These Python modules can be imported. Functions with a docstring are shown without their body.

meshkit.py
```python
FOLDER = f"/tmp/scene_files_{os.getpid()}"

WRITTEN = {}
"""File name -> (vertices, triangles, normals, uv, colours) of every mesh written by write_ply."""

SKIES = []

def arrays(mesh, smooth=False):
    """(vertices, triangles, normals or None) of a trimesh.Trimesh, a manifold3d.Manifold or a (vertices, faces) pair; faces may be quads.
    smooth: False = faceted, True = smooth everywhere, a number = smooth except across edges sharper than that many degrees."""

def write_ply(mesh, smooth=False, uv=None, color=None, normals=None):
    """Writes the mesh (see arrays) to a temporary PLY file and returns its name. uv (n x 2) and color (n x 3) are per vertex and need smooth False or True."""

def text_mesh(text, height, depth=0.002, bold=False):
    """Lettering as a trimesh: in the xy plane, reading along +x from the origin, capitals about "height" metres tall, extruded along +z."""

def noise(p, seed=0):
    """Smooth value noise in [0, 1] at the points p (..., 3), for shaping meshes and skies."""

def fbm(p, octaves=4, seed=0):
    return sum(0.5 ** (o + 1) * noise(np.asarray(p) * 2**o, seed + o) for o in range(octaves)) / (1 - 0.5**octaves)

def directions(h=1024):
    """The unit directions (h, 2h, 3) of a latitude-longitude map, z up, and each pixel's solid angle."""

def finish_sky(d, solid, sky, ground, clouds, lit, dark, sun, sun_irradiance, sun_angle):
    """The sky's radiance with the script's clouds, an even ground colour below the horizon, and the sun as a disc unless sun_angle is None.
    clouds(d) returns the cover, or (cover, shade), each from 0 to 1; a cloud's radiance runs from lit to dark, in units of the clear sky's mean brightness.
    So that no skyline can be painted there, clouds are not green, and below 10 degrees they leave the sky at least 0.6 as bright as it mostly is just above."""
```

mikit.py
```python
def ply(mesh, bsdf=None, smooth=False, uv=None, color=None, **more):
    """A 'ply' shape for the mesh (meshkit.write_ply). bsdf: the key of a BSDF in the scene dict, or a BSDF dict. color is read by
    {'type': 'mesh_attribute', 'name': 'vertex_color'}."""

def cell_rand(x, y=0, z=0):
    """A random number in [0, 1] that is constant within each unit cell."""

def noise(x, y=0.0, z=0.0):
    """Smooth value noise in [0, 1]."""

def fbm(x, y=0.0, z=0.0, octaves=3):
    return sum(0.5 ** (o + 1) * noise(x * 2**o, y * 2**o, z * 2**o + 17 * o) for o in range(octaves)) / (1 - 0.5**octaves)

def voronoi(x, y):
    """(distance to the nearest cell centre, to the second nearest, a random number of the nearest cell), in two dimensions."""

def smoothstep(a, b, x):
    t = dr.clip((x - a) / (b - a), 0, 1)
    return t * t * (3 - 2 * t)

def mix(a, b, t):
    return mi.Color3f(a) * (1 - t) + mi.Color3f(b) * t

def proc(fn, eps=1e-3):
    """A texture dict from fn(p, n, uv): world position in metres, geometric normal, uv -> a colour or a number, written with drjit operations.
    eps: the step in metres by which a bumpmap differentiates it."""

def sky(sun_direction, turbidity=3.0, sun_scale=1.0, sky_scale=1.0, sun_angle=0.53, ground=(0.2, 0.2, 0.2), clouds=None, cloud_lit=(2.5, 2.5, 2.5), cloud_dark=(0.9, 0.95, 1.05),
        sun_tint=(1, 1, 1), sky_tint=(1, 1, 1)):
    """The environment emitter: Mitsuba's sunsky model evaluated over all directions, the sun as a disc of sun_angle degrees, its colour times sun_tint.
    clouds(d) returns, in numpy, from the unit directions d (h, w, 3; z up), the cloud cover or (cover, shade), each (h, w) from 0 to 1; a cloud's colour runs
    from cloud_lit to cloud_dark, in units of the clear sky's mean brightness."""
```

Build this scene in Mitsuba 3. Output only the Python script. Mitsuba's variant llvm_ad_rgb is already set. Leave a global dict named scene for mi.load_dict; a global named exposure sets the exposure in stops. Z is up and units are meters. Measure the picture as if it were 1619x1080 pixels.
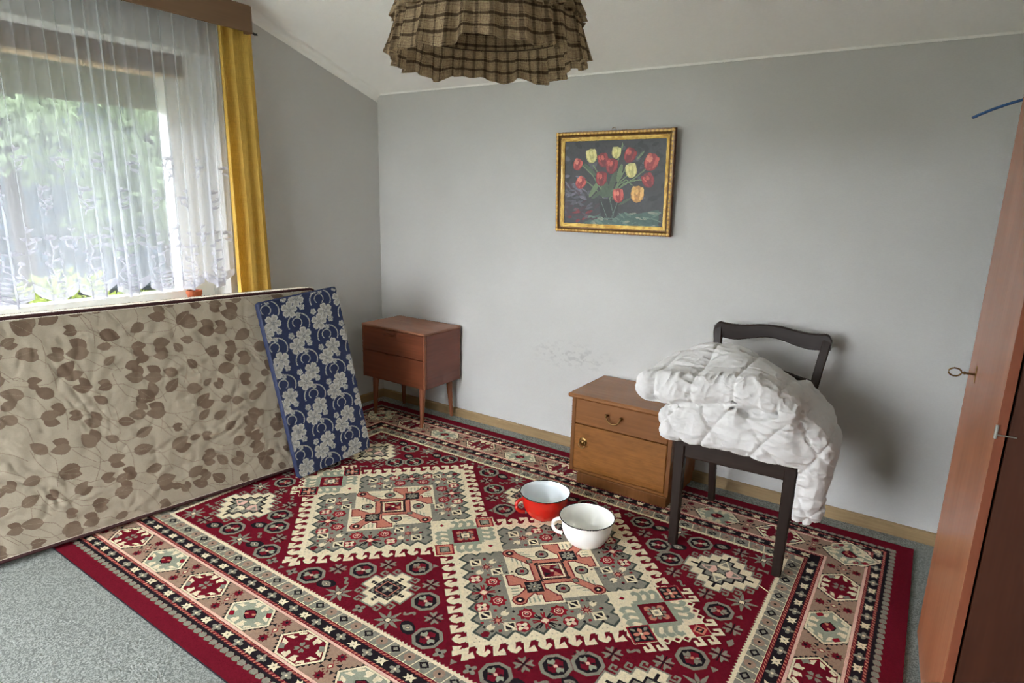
import math, random
import numpy as np, trimesh, shapely, manifold3d as m3
import drjit as dr, mitsuba as mi
import mikit
from mikit import noise, fbm, cell_rand, smoothstep, mix, proc
from shapely.geometry import Polygon, box as sbox, LineString, Point
from shapely import affinity
import meshkit

T = mi.ScalarTransform4f
scene, labels = {}, {}
rng = np.random.default_rng(7)

# ------------------------------------------------------------------ camera, sky, exposure
CAM = np.array([3.347, -3.233, 1.5])
AX = np.array([[0.826511, 0.562316, 0.026088], [0.147182, -0.171136, -0.974192], [-0.543339, 0.80902, -0.224208]])
M4 = np.eye(4); M4[:3, 0] = -AX[0]; M4[:3, 1] = -AX[1]; M4[:3, 2] = AX[2]; M4[:3, 3] = CAM
scene['camera'] = {'type': 'perspective', 'fov': 79.125, 'fov_axis': 'x', 'near_clip': 0.02, 'far_clip': 500.0, 'to_world': T(M4.tolist())}

def overcast(d):
    n = meshkit.fbm(d * np.array([3.0, 3.0, 6.0]) + 5.0, 4)
    return np.ones(d.shape[:2]), 0.55 * n
scene['sky'] = mikit.sky((-0.6, -0.5, 0.62), turbidity=4.0, sun_scale=0.0, sky_scale=1.0, ground=(0.20, 0.21, 0.19),
                         clouds=overcast, cloud_lit=(2.50, 2.6, 2.76), cloud_dark=(1.30, 1.35, 1.46))
exposure = 6.75

# ------------------------------------------------------------------ materials
def lin(c):
    c = np.asarray(c, float) / 255.0
    return np.where(c <= 0.04045, c / 12.92, ((c + 0.055) / 1.055) ** 2.4)
def C3(c):
    return mi.Color3f(*[float(x) for x in lin(c)])
def rgb(c):
    return {'type': 'rgb', 'value': [float(x) for x in lin(c)]}

def bsdf(key, color, rough=0.6, spec=0.4, bump=None, bscale=1.0, eps=1e-3, **more):
    b = {'type': 'principled', 'base_color': color if isinstance(color, dict) else rgb(color), 'roughness': rough, 'specular': spec, **more}
    if bump is not None:
        b = {'type': 'bumpmap', 'tex': proc(bump, eps), 'scale': bscale, 'bsdf': b}
    scene[key] = {'type': 'twosided', 'bsdf': b}
    return key

def wood(c1, c2, axis, freq=28.0, fine=0.18, figure=0.0):
    """grain that runs along the axis (0, 1, 2)"""
    a, b = C3(c1), C3(c2)
    def fn(p, n, uv):
        q = [p.x, p.y, p.z]
        al = q[axis]; o = [q[i] for i in range(3) if i != axis]
        w = fbm(o[0] * freq * 0.35 + 3.1, o[1] * freq * 0.35, al * 1.3, 3)
        g = noise(o[0] * freq * 5 + w * 5, o[1] * freq * 5, al * 3.0)
        h = noise(o[0] * freq * 14, o[1] * freq * 14, al * 9.0)
        t = 0.62 * smoothstep(0.25, 0.75, w) + 0.38 * g
        if figure > 0:
            t = t * (1 - figure) + figure * fbm(q[0] * 26, q[1] * 26, q[2] * 55, 3)
        return mix(a, b, t) * (1 - fine * h)
    return proc(fn)

def plaster_bump(p, n, uv):
    return fbm(p.x * 210, p.y * 210, p.z * 210, 2) + 0.6 * noise(p.x * 70, p.y * 70, p.z * 70)

def wall_col(p, n, uv):
    m = fbm(p.x * 2.3, p.y * 2.3, p.z * 2.3, 3)
    g = noise(p.x * 260, p.y * 260, p.z * 260)
    # scuffed, slightly soiled wallpaper beside the low cabinet
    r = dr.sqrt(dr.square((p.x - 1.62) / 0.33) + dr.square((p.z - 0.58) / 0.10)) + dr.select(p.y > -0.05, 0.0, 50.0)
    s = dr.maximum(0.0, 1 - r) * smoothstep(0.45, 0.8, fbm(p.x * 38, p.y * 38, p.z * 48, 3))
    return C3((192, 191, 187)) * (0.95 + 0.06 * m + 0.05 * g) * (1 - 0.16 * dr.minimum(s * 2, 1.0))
bsdf('m_wall', proc(wall_col), 0.9, 0.15, plaster_bump, 0.0011, 8e-4)
def ceil_col(p, n, uv):
    return C3((242, 240, 235)) * (0.96 + 0.05 * noise(p.x * 200, p.y * 200, p.z * 200))
bsdf('m_ceiling', proc(ceil_col), 0.9, 0.15, plaster_bump, 0.0012, 8e-4)

def carpet_col(p, n, uv):
    g = noise(p.x * 260, p.y * 260); h = noise(p.x * 520 + 7, p.y * 520); w = fbm(p.x * 7, p.y * 7, 0.0, 3)
    t = smoothstep(0.3, 0.72, 0.55 * g + 0.45 * h)
    return mix(C3((112, 116, 111)), C3((158, 162, 156)), t) * (0.96 + 0.07 * w)
def carpet_bump(p, n, uv):
    return noise(p.x * 170, p.y * 170) + 0.7 * noise(p.x * 370, p.y * 370)
bsdf('m_carpet', proc(carpet_col), 0.95, 0.1, carpet_bump, 0.0022, 8e-4)

bsdf('m_skirting', wood((164, 140, 101), (146, 120, 84), 0, 20), 0.5, 0.4)
bsdf('m_skirting_side', wood((164, 140, 101), (146, 120, 84), 1, 20), 0.5, 0.4)
bsdf('m_white_paint', (232, 232, 226), 0.35, 0.5)
bsdf('m_teak_front', wood((116, 62, 38), (94, 48, 29), 0, 26), 0.38, 0.5)
bsdf('m_teak', wood((124, 68, 48), (102, 54, 37), 1, 26), 0.36, 0.5)
bsdf('m_teak_leg', wood((142, 84, 54), (112, 64, 42), 2, 30), 0.4, 0.5)
bsdf('m_oak_top', wood((150, 103, 62), (128, 83, 46), 0, 24), 0.34, 0.45)
bsdf('m_teak_top', wood((156, 106, 80), (132, 86, 62), 0, 26), 0.34, 0.5)
bsdf('m_oak', wood((136, 88, 46), (112, 69, 32), 0, 24), 0.38, 0.4)
bsdf('m_oak_veneer', wood((150, 97, 44), (106, 64, 26), 0, 22, 0.2, 0.7), 0.38, 0.4)
bsdf('m_oak_upright', wood((124, 79, 40), (102, 62, 30), 2, 24), 0.38, 0.4)
bsdf('m_dark_wood', wood((46, 33, 26), (32, 23, 19), 2, 40), 0.42, 0.3)
bsdf('m_dark_wood_rail', wood((46, 33, 26), (32, 23, 19), 0, 40), 0.42, 0.3)
bsdf('m_wardrobe', wood((152, 98, 68), (134, 82, 54), 2, 20, 0.1), 0.27, 0.55)
bsdf('m_wardrobe_side', wood((72, 37, 22), (58, 29, 17), 2, 20, 0.15), 0.4, 0.4)  # brown deepened with the shade of the side turned from the window
bsdf('m_wardrobe_edge', (122, 66, 44), 0.45, 0.4)
bsdf('m_brass', (186, 140, 72), 0.32, 0.5, metallic=1.0)
bsdf('m_dark_brass', (120, 92, 54), 0.35, 0.5, metallic=1.0)
bsdf('m_steel', (190, 190, 186), 0.3, 0.5, metallic=1.0)
bsdf('m_pelmet', wood((122, 96, 72), (112, 86, 64), 1, 30, 0.08), 0.6, 0.3)
bsdf('m_black', (24, 24, 26), 0.35, 0.5)
bsdf('m_blue_plastic', (48, 84, 128), 0.4, 0.5)
bsdf('m_enamel_white', (236, 236, 230), 0.16, 0.6, clearcoat=0.6, clearcoat_gloss=0.9)
bsdf('m_enamel_cool', (226, 232, 234), 0.16, 0.6, clearcoat=0.6, clearcoat_gloss=0.9)
bsdf('m_enamel_red', (188, 30, 18), 0.2, 0.6, clearcoat=0.6, clearcoat_gloss=0.9)

# ------------------------------------------------------------------ helpers
used = {}
def numbered(name, tab=used):
    n = tab.get(name, 0); tab[name] = n + 1
    return name if n == 0 else f'{name}_{n:03d}'
def tag(key, label, cat, group=None, kind=None):
    d = {}
    if label: d['label'] = label
    if cat: d['category'] = cat
    if group: d['group'] = group
    if kind: d['kind'] = kind
    labels[key] = d
def thing(name, label, cat, group=None, kind=None):
    key = numbered(name); tag(key, label, cat, group, kind); return key
def put(name, mesh, m, parent=None, smooth=False, label=None, kind=None, uv=None, **kw):
    key = numbered((parent + '__' if parent else '') + name)
    scene[key] = mikit.ply(mesh, m, smooth=smooth, uv=uv, **kw)
    if label or kind: tag(key, label, None, None, kind)
    return key
def struct(name, mesh, m, smooth=False, **kw):
    key = put(name, mesh, m, None, smooth, **kw)
    labels[key] = {'kind': 'structure', 'label': kw.get('label', name.replace('_', ' '))}
    return key

def cat(*ms):
    return trimesh.util.concatenate([tm(m) for m in ms])
def tm(m):
    if hasattr(m, 'to_mesh'):
        q = m.to_mesh(); return trimesh.Trimesh(q.vert_properties[:, :3], q.tri_verts, process=False)
    if isinstance(m, tuple): return trimesh.Trimesh(m[0], m[1], process=False)
    return m
def bx(x0, y0, z0, x1, y1, z1, c=0.003):
    """box with chamfered edges"""
    x0, x1 = min(x0, x1), max(x0, x1); y0, y1 = min(y0, y1), max(y0, y1); z0, z1 = min(z0, z1), max(z0, z1)
    c = min(c, 0.45 * min(x1 - x0, y1 - y0, z1 - z0))
    P = []
    for X, sx in ((x0, 1), (x1, -1)):
        for Y, sy in ((y0, 1), (y1, -1)):
            for Z, sz in ((z0, 1), (z1, -1)):
                P += [(X, Y + sy * c, Z + sz * c), (X + sx * c, Y, Z + sz * c), (X + sx * c, Y + sy * c, Z)]
    return tm(m3.Manifold.hull_points(np.array(P)))
def rbox(sx, sy, sz, r, seg=16):
    """rounded box centred on the origin"""
    s = m3.Manifold.sphere(r, seg)
    return tm(m3.Manifold.batch_hull([s.translate((a * (sx / 2 - r), b * (sy / 2 - r), c * (sz / 2 - r))) for a in (-1, 1) for b in (-1, 1) for c in (-1, 1)]))
def moved(m, M):
    m = tm(m).copy(); m.apply_transform(M); return m
def mat4(o, a, b, c):
    M = np.eye(4); M[:3, 0], M[:3, 1], M[:3, 2], M[:3, 3] = a, b, c, o; return M
def tube(pts, r, n=10, closed=False):
    p = np.asarray(pts, float); k = len(p); r = np.broadcast_to(r, (k,))
    t = (np.roll(p, -1, 0) - np.roll(p, 1, 0)) if closed else np.gradient(p, axis=0)
    t /= np.linalg.norm(t, axis=1, keepdims=True) + 1e-12
    ref = np.array([0, 0, 1.0]) if np.abs(t[:, 2]).mean() < 0.8 else np.array([1.0, 0, 0])
    a = np.cross(t, ref); a /= np.linalg.norm(a, axis=1, keepdims=True) + 1e-9
    b = np.cross(t, a); th = np.arange(n) * 2 * np.pi / n
    V = (p[:, None] + r[:, None, None] * (np.cos(th)[None, :, None] * a[:, None] + np.sin(th)[None, :, None] * b[:, None])).reshape(-1, 3)
    F = []
    for i in range(k if closed else k - 1):
        j = (i + 1) % k
        for q in range(n):
            q2 = (q + 1) % n
            F += [(i * n + q, i * n + q2, j * n + q2), (i * n + q, j * n + q2, j * n + q)]
    if not closed:
        V = np.vstack([V, p[:1], p[-1:]])
        for q in range(n):
            F += [(k * n, (q + 1) % n, q), (k * n + 1, (k - 1) * n + q, (k - 1) * n + (q + 1) % n)]
    return trimesh.Trimesh(V, F, process=False)
def lathe(prof, n=48, at=(0, 0, 0)):
    p = np.asarray(prof, float); th = np.arange(n) * 2 * np.pi / n; k = len(p)
    V = np.stack([p[:, None, 0] * np.cos(th), p[:, None, 0] * np.sin(th), np.broadcast_to(p[:, None, 1], (k, n))], -1).reshape(-1, 3) + np.array(at)
    F = []
    for i in range(k - 1):
        for q in range(n):
            q2 = (q + 1) % n
            F += [(i * n + q, i * n + q2, (i + 1) * n + q2), (i * n + q, (i + 1) * n + q2, (i + 1) * n + q)]
    return trimesh.Trimesh(V, F, process=False)
def prism(poly, h, z0=0.0):
    m = trimesh.creation.extrude_polygon(poly, h, engine='earcut'); m.apply_translation((0, 0, z0)); return m
def grid_mesh(P):
    """faces of an (a, b, 3) grid of points"""
    a, b = P.shape[:2]; i, j = np.meshgrid(np.arange(a - 1), np.arange(b - 1), indexing='ij'); q = i * b + j
    F = np.concatenate([np.stack([q, q + b, q + b + 1], -1).reshape(-1, 3), np.stack([q, q + b + 1, q + 1], -1).reshape(-1, 3)])
    return trimesh.Trimesh(P.reshape(-1, 3), F, process=False)

class Pattern:
    """flat pieces of pile or print: polygons in the plane, each with a colour number and a layer"""
    def __init__(self): self.v, self.f, self.c, self.l, self.n = [], [], [], [], 0
    def raw(self, v, f, c, l):
        self.v.append(v); self.f.append(f + self.n); self.c.append(np.broadcast_to(c, len(v))); self.l.append(np.broadcast_to(l, len(v))); self.n += len(v)
    def add(self, poly, c, l=0):
        if not hasattr(poly, 'geom_type'):
            p = np.asarray(poly, float)
            e = np.roll(p, -1, 0) - p; g = np.roll(e, -1, 0); s = e[:, 0] * g[:, 1] - e[:, 1] * g[:, 0]
            if np.all(s >= -1e-12) or np.all(s <= 1e-12):
                self.raw(p, np.array([(0, i, i + 1) for i in range(1, len(p) - 1)]), c, l); return self
            poly = Polygon(p).buffer(0)
        for g in getattr(poly, 'geoms', [poly]):
            if g.geom_type == 'Polygon' and g.area > 1e-9:
                v, f = trimesh.creation.triangulate_polygon(g, engine='earcut')
                self.raw(np.asarray(v, float), np.asarray(f), c, l)
        return self
    def rect(self, x0, y0, x1, y1, c, l=0): return self.add([(x0, y0), (x1, y0), (x1, y1), (x0, y1)], c, l)
    def ngon(self, x, y, r, n, c, l=0, rot=0.0, ry=None):
        a = rot + np.arange(n) * 2 * np.pi / n
        return self.add(np.stack([x + r * np.cos(a), y + (ry or r) * np.sin(a)], 1), c, l)
    def star(self, x, y, ro, ri, n, c, l=0, rot=0.0):
        a = rot + np.arange(2 * n) * np.pi / n; r = np.where(np.arange(2 * n) % 2, ri, ro)
        return self.add(np.stack([x + r * np.cos(a), y + r * np.sin(a)], 1), c, l)
    def stamp(self, o, A=((1, 0), (0, 1)), at=(0, 0), dl=0):
        A = np.asarray(A, float); flip = np.linalg.det(A) < 0
        for v, f, c, l, k in o.items():
            self.raw(v @ A.T + np.asarray(at), (f[:, ::-1] if flip else f), c, l + dl)
        return self
    def items(self):
        off = 0
        for v, f, c, l in zip(self.v, self.f, self.c, self.l):
            yield v, f - off, c, l, off
            off += len(v)
    def flat(self): return np.vstack(self.v), np.vstack(self.f), np.concatenate(self.c), np.concatenate(self.l)
    def merged(self):
        """the same as one item, so that stamping it is quick"""
        q = Pattern(); v, f, c, l = self.flat(); q.v, q.f, q.c, q.l, q.n = [v], [f], [c], [l], len(v); return q

def up_faces(v, f):
    a = v[f[:, 1]] - v[f[:, 0]]; b = v[f[:, 2]] - v[f[:, 0]]
    neg = a[:, 0] * b[:, 1] - a[:, 1] * b[:, 0] < 0
    return np.where(neg[:, None], f[:, ::-1], f)
def palette(cols, fn):
    """colour of the palette entry in uv.x times a grain"""
    cs = [C3(c) for c in cols]
    def f(p, n, uv):
        k = mi.Int32(dr.floor(uv.x)); out = mi.Color3f(cs[0])
        for i in range(1, len(cs)): out = dr.select(k == i, cs[i], out)
        return out * fn(p)
    return proc(f)
def rot2(a): return np.array([[math.cos(a), -math.sin(a)], [math.sin(a), math.cos(a)]])
def ellipse(x, y, rx, ry, rot=0.0, n=14):
    a = np.arange(n) * 2 * np.pi / n
    return np.stack([rx * np.cos(a), ry * np.sin(a)], 1) @ rot2(rot).T + (x, y)
def stroke(pts, w): return LineString(pts).buffer(w / 2, cap_style=2, join_style=1, quad_segs=2)

# ------------------------------------------------------------------ the room
XR, YF, ZK, SL, YB = 4.20, -4.90, 2.180, 0.320, -1.62      # right wall, front wall, knee wall height, roof slope, where the slope ends
ZC = ZK - SL * YB
WY0, WY1, WZ0, WZ1 = -3.70, -1.185, 0.850, 2.200           # window opening
BX0, BX1, BZ0, BZ1 = 0.12, 2.10, 0.04, 2.30             # unseen balcony door behind the viewer, added to brighten the room
struct('floor', bx(-0.3, YF - 0.2, -0.12, XR + 0.2, 0.2, 0.0, 0.0005), 'm_carpet', label='light grey flecked carpet floor')
struct('wall_back', bx(-0.3, 0.0, -0.12, XR + 0.2, 0.2, ZK + 0.35, 0.0005), 'm_wall', label='pale grey back wall')
struct('wall_right', bx(XR, YF - 0.2, -0.12, XR + 0.2, 0.2, ZC + 0.3, 0.0005), 'm_wall', label='pale grey wall behind the wardrobe')
fw = prism(sbox(-0.3, -0.12, XR + 0.2, ZC + 0.3).difference(sbox(BX0, BZ0, BX1, BZ1)), 0.2)
fw.vertices = np.column_stack([fw.vertices[:, 0], YF - fw.vertices[:, 2], fw.vertices[:, 1]]); fw.fix_normals()
struct('wall_front', fw, 'm_wall', label='pale grey wall behind the viewer')
gable = Polygon([(0.2, -0.12), (YF - 0.2, -0.12), (YF - 0.2, ZC + 0.3), (0.2, ZC + 0.3)]).difference(sbox(WY0, WZ0, WY1, WZ1))
w = prism(gable, 0.34)
w.vertices = np.column_stack([w.vertices[:, 2] - 0.34, w.vertices[:, 0], w.vertices[:, 1]]); w.fix_normals()
struct('wall_left', w, 'm_wall', label='grey wall with the window')
# ceiling: slope, flat part, and a small plaster cove along the window wall
ys = np.unique(np.concatenate([np.linspace(0, YF, 44), np.linspace(YB + 0.12, YB - 0.12, 9)]))[::-1]
def ceil_z(y):
    d = 0.10; t = np.clip((YB + d - y) / (2 * d), 0, 1)
    zs = ZK - SL * y
    return np.where(y > YB + d, zs, np.where(y < YB - d, ZC - 0.0, (ZK - SL * (YB + d)) + SL * 2 * d * (t - t * t / 2)))
rc = 0.055
prof = [(rc * (1 - math.sin(a)), -rc * (1 - math.cos(a))) for a in np.linspace(math.pi / 2, 0, 7)]       # (x, dz) of the cove
P = []
for x, dz in prof + [(1.0, 0), (2.2, 0), (3.4, 0), (XR, 0)]:
    P.append(np.column_stack([np.full(len(ys), x), ys, ceil_z(ys) + dz]))
cg = grid_mesh(np.array(P))
roof = np.array(P); roof[:, :, 2] += 0.22
cm = trimesh.util.concatenate([cg, grid_mesh(roof)])
struct('ceiling', cm, 'm_ceiling', smooth=30, label='white plastered sloping ceiling')
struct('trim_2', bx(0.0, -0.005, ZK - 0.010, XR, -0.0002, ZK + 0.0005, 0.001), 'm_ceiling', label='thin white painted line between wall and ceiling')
# skirting boards
def skirt(L): return Polygon([(0, 0), (0.015, 0), (0.015, 0.052), (0.009, 0.060), (0, 0.060)])
s = prism(skirt(0), XR)                     # along x on the back wall
V = s.vertices.copy(); s.vertices = np.column_stack([V[:, 2], -V[:, 0], V[:, 1]]); s.fix_normals()
struct('baseboard_back', s, 'm_skirting', label='light wooden skirting board along the back wall')
s = prism(skirt(0), -YF)
V = s.vertices.copy(); s.vertices = np.column_stack([V[:, 0], -V[:, 2], V[:, 1]]); s.fix_normals()
struct('baseboard_left', s, 'm_skirting_side', label='light wooden skirting board under the window')
s = prism(skirt(0), -YF)
V = s.vertices.copy(); s.vertices = np.column_stack([XR - V[:, 0], -V[:, 2], V[:, 1]]); s.fix_normals()
struct('baseboard_right', s, 'm_skirting_side', label='light wooden skirting board behind the wardrobe')

# ------------------------------------------------------------------ window
scene['m_glass'] = {'type': 'thindielectric', 'int_ior': 1.5}
FX0, FX1 = -0.245, -0.175
win = 'window_1'; tag(win, 'white framed casement window behind the sheer curtain', None, None, 'structure')
fr = sbox(WY0, WZ0, WY1, WZ1)
def frame2(poly, x0, x1):
    m = prism(poly, x1 - x0); V = m.vertices.copy(); m.vertices = np.column_stack([V[:, 2] + x0, V[:, 0], V[:, 1]]); m.fix_normals(); return m
mid = -2.62
def member(name, poly, x0, x1, m, par): return put(name, frame2(poly, x0, x1), m, par)
member('frame', fr.difference(sbox(WY0 + 0.07, WZ0 + 0.05, WY1 - 0.09, WZ1 + .01)), FX0, FX1, 'm_white_paint', win)
bsdf('m_lining', wood((124, 88, 66), (100, 70, 52), 1, 30), 0.6, 0.3)
bsdf('m_lit_edge', (206, 176, 138), 0.6, 0.3)  # pale tone that paints the lit lower edge of the top rail
member('top_rail', sbox(WY0 + 0.0705, WZ1 - 0.105, WY1 - 0.0905, WZ1 - .001), FX0 + .004, FX1 + .018, 'm_lining', win)
member('lit_edge', sbox(WY0 + 0.071, WZ1 - 0.118, WY1 - 0.091, WZ1 - .1055), FX0 + .004, FX1 + .022, 'm_lit_edge', win)
for a, b in ((WY0 + 0.071, mid - 0.001), (mid + 0.001, WY1 - 0.091)):
    o = sbox(a, WZ0 + 0.051, b, WZ1 - 0.1185); i = sbox(a + 0.07, WZ0 + 0.095, b - 0.11, WZ1 - .1)
    sash = put('sash', frame2(o.difference(i), FX0 + 0.005, FX1 + 0.022), 'm_white_paint', win)
    q = np.array([(-0.21, a + 0.066, WZ0 + 0.090), (-0.21, b - 0.106, WZ0 + 0.090), (-0.21, b - 0.106, WZ1 - 0.119), (-0.21, a + 0.066, WZ1 - 0.119)])
    put('pane', trimesh.Trimesh(q, [(0, 1, 2), (0, 2, 3)], process=False), 'm_glass', sash)
struct('trim_1', bx(-0.175, WY0 - 0.03, WZ0 - 0.035, 0.045, WY1 + 0.03, WZ0 + 0.002, 0.006), 'm_white_paint', label='white window sill board')

win2 = 'added_window_2'; tag(win2, 'unseen white framed balcony door added behind the viewer to brighten the room', None, None, 'structure')
o = sbox(BX0, BZ0, BX1, BZ1).difference(sbox(BX0 + 0.10, BZ0 + 0.14, (BX0 + BX1) / 2 - .05, BZ1 - 0.10)).difference(sbox((BX0 + BX1) / 2 + .05, BZ0 + 0.14, BX1 - 0.10, BZ1 - 0.10))
fw = prism(o, 0.07); fw.vertices = np.column_stack([fw.vertices[:, 0], YF - 0.06 - fw.vertices[:, 2], fw.vertices[:, 1]]); fw.fix_normals()
put('frame', fw, 'm_white_paint', win2)
for a, b in ((BX0 + .095, (BX0 + BX1) / 2 - .045), ((BX0 + BX1) / 2 + .045, BX1 - .095)):
    q = np.array([(a, YF - .095, BZ0 + 0.135), (b, YF - .095, BZ0 + 0.135), (b, YF - .095, BZ1 - 0.095), (a, YF - .095, BZ1 - 0.095)])
    put('pane', trimesh.Trimesh(q, [(0, 1, 2), (0, 2, 3)], process=False), 'm_glass', win2)

ev = thing('added_shade_board', 'unseen board added above the outside of the window to shade the net curtain', 'roof')
put('board', bx(-2.00, WY0 - 0.3, 2.62, -0.345, 0.6, 2.66, 0.004), 'm_pelmet', ev)  # added out of view to keep sky light off the net curtain

# roller shutter half way down outside the glass, with a brown timber lining above
bsdf('m_slat', (140, 138, 118), 0.6, 0.3)
sh = thing('roller_shutter', 'half lowered roller shutter of grey green slats outside the window', 'shutter')
for k in range(8):
    z = 1.915 + 0.034 * k
    put('slat', bx(-0.305, WY0 + 0.02, z + 0.001, -0.292, WY1 - 0.02, z + 0.0335, 0.004), 'm_slat', sh)

# ------------------------------------------------------------------ the rug
# yarns: 0 red, 1 cream, 2 grey, 3 dark grey green, 4 black, 5 salmon, 6 tan, 7 grey green, 8 bright red, 9 pale pink
YARN = [(104, 20, 35), (226, 212, 180), (136, 132, 118), (70, 76, 70), (34, 29, 33), (192, 122, 102), (158, 130, 110), (152, 156, 136), (130, 24, 40), (224, 184, 166)]
RX, RY, HU, HV, KU = 1.780, -1.235, 1.684, 1.116, 1.035

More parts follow.
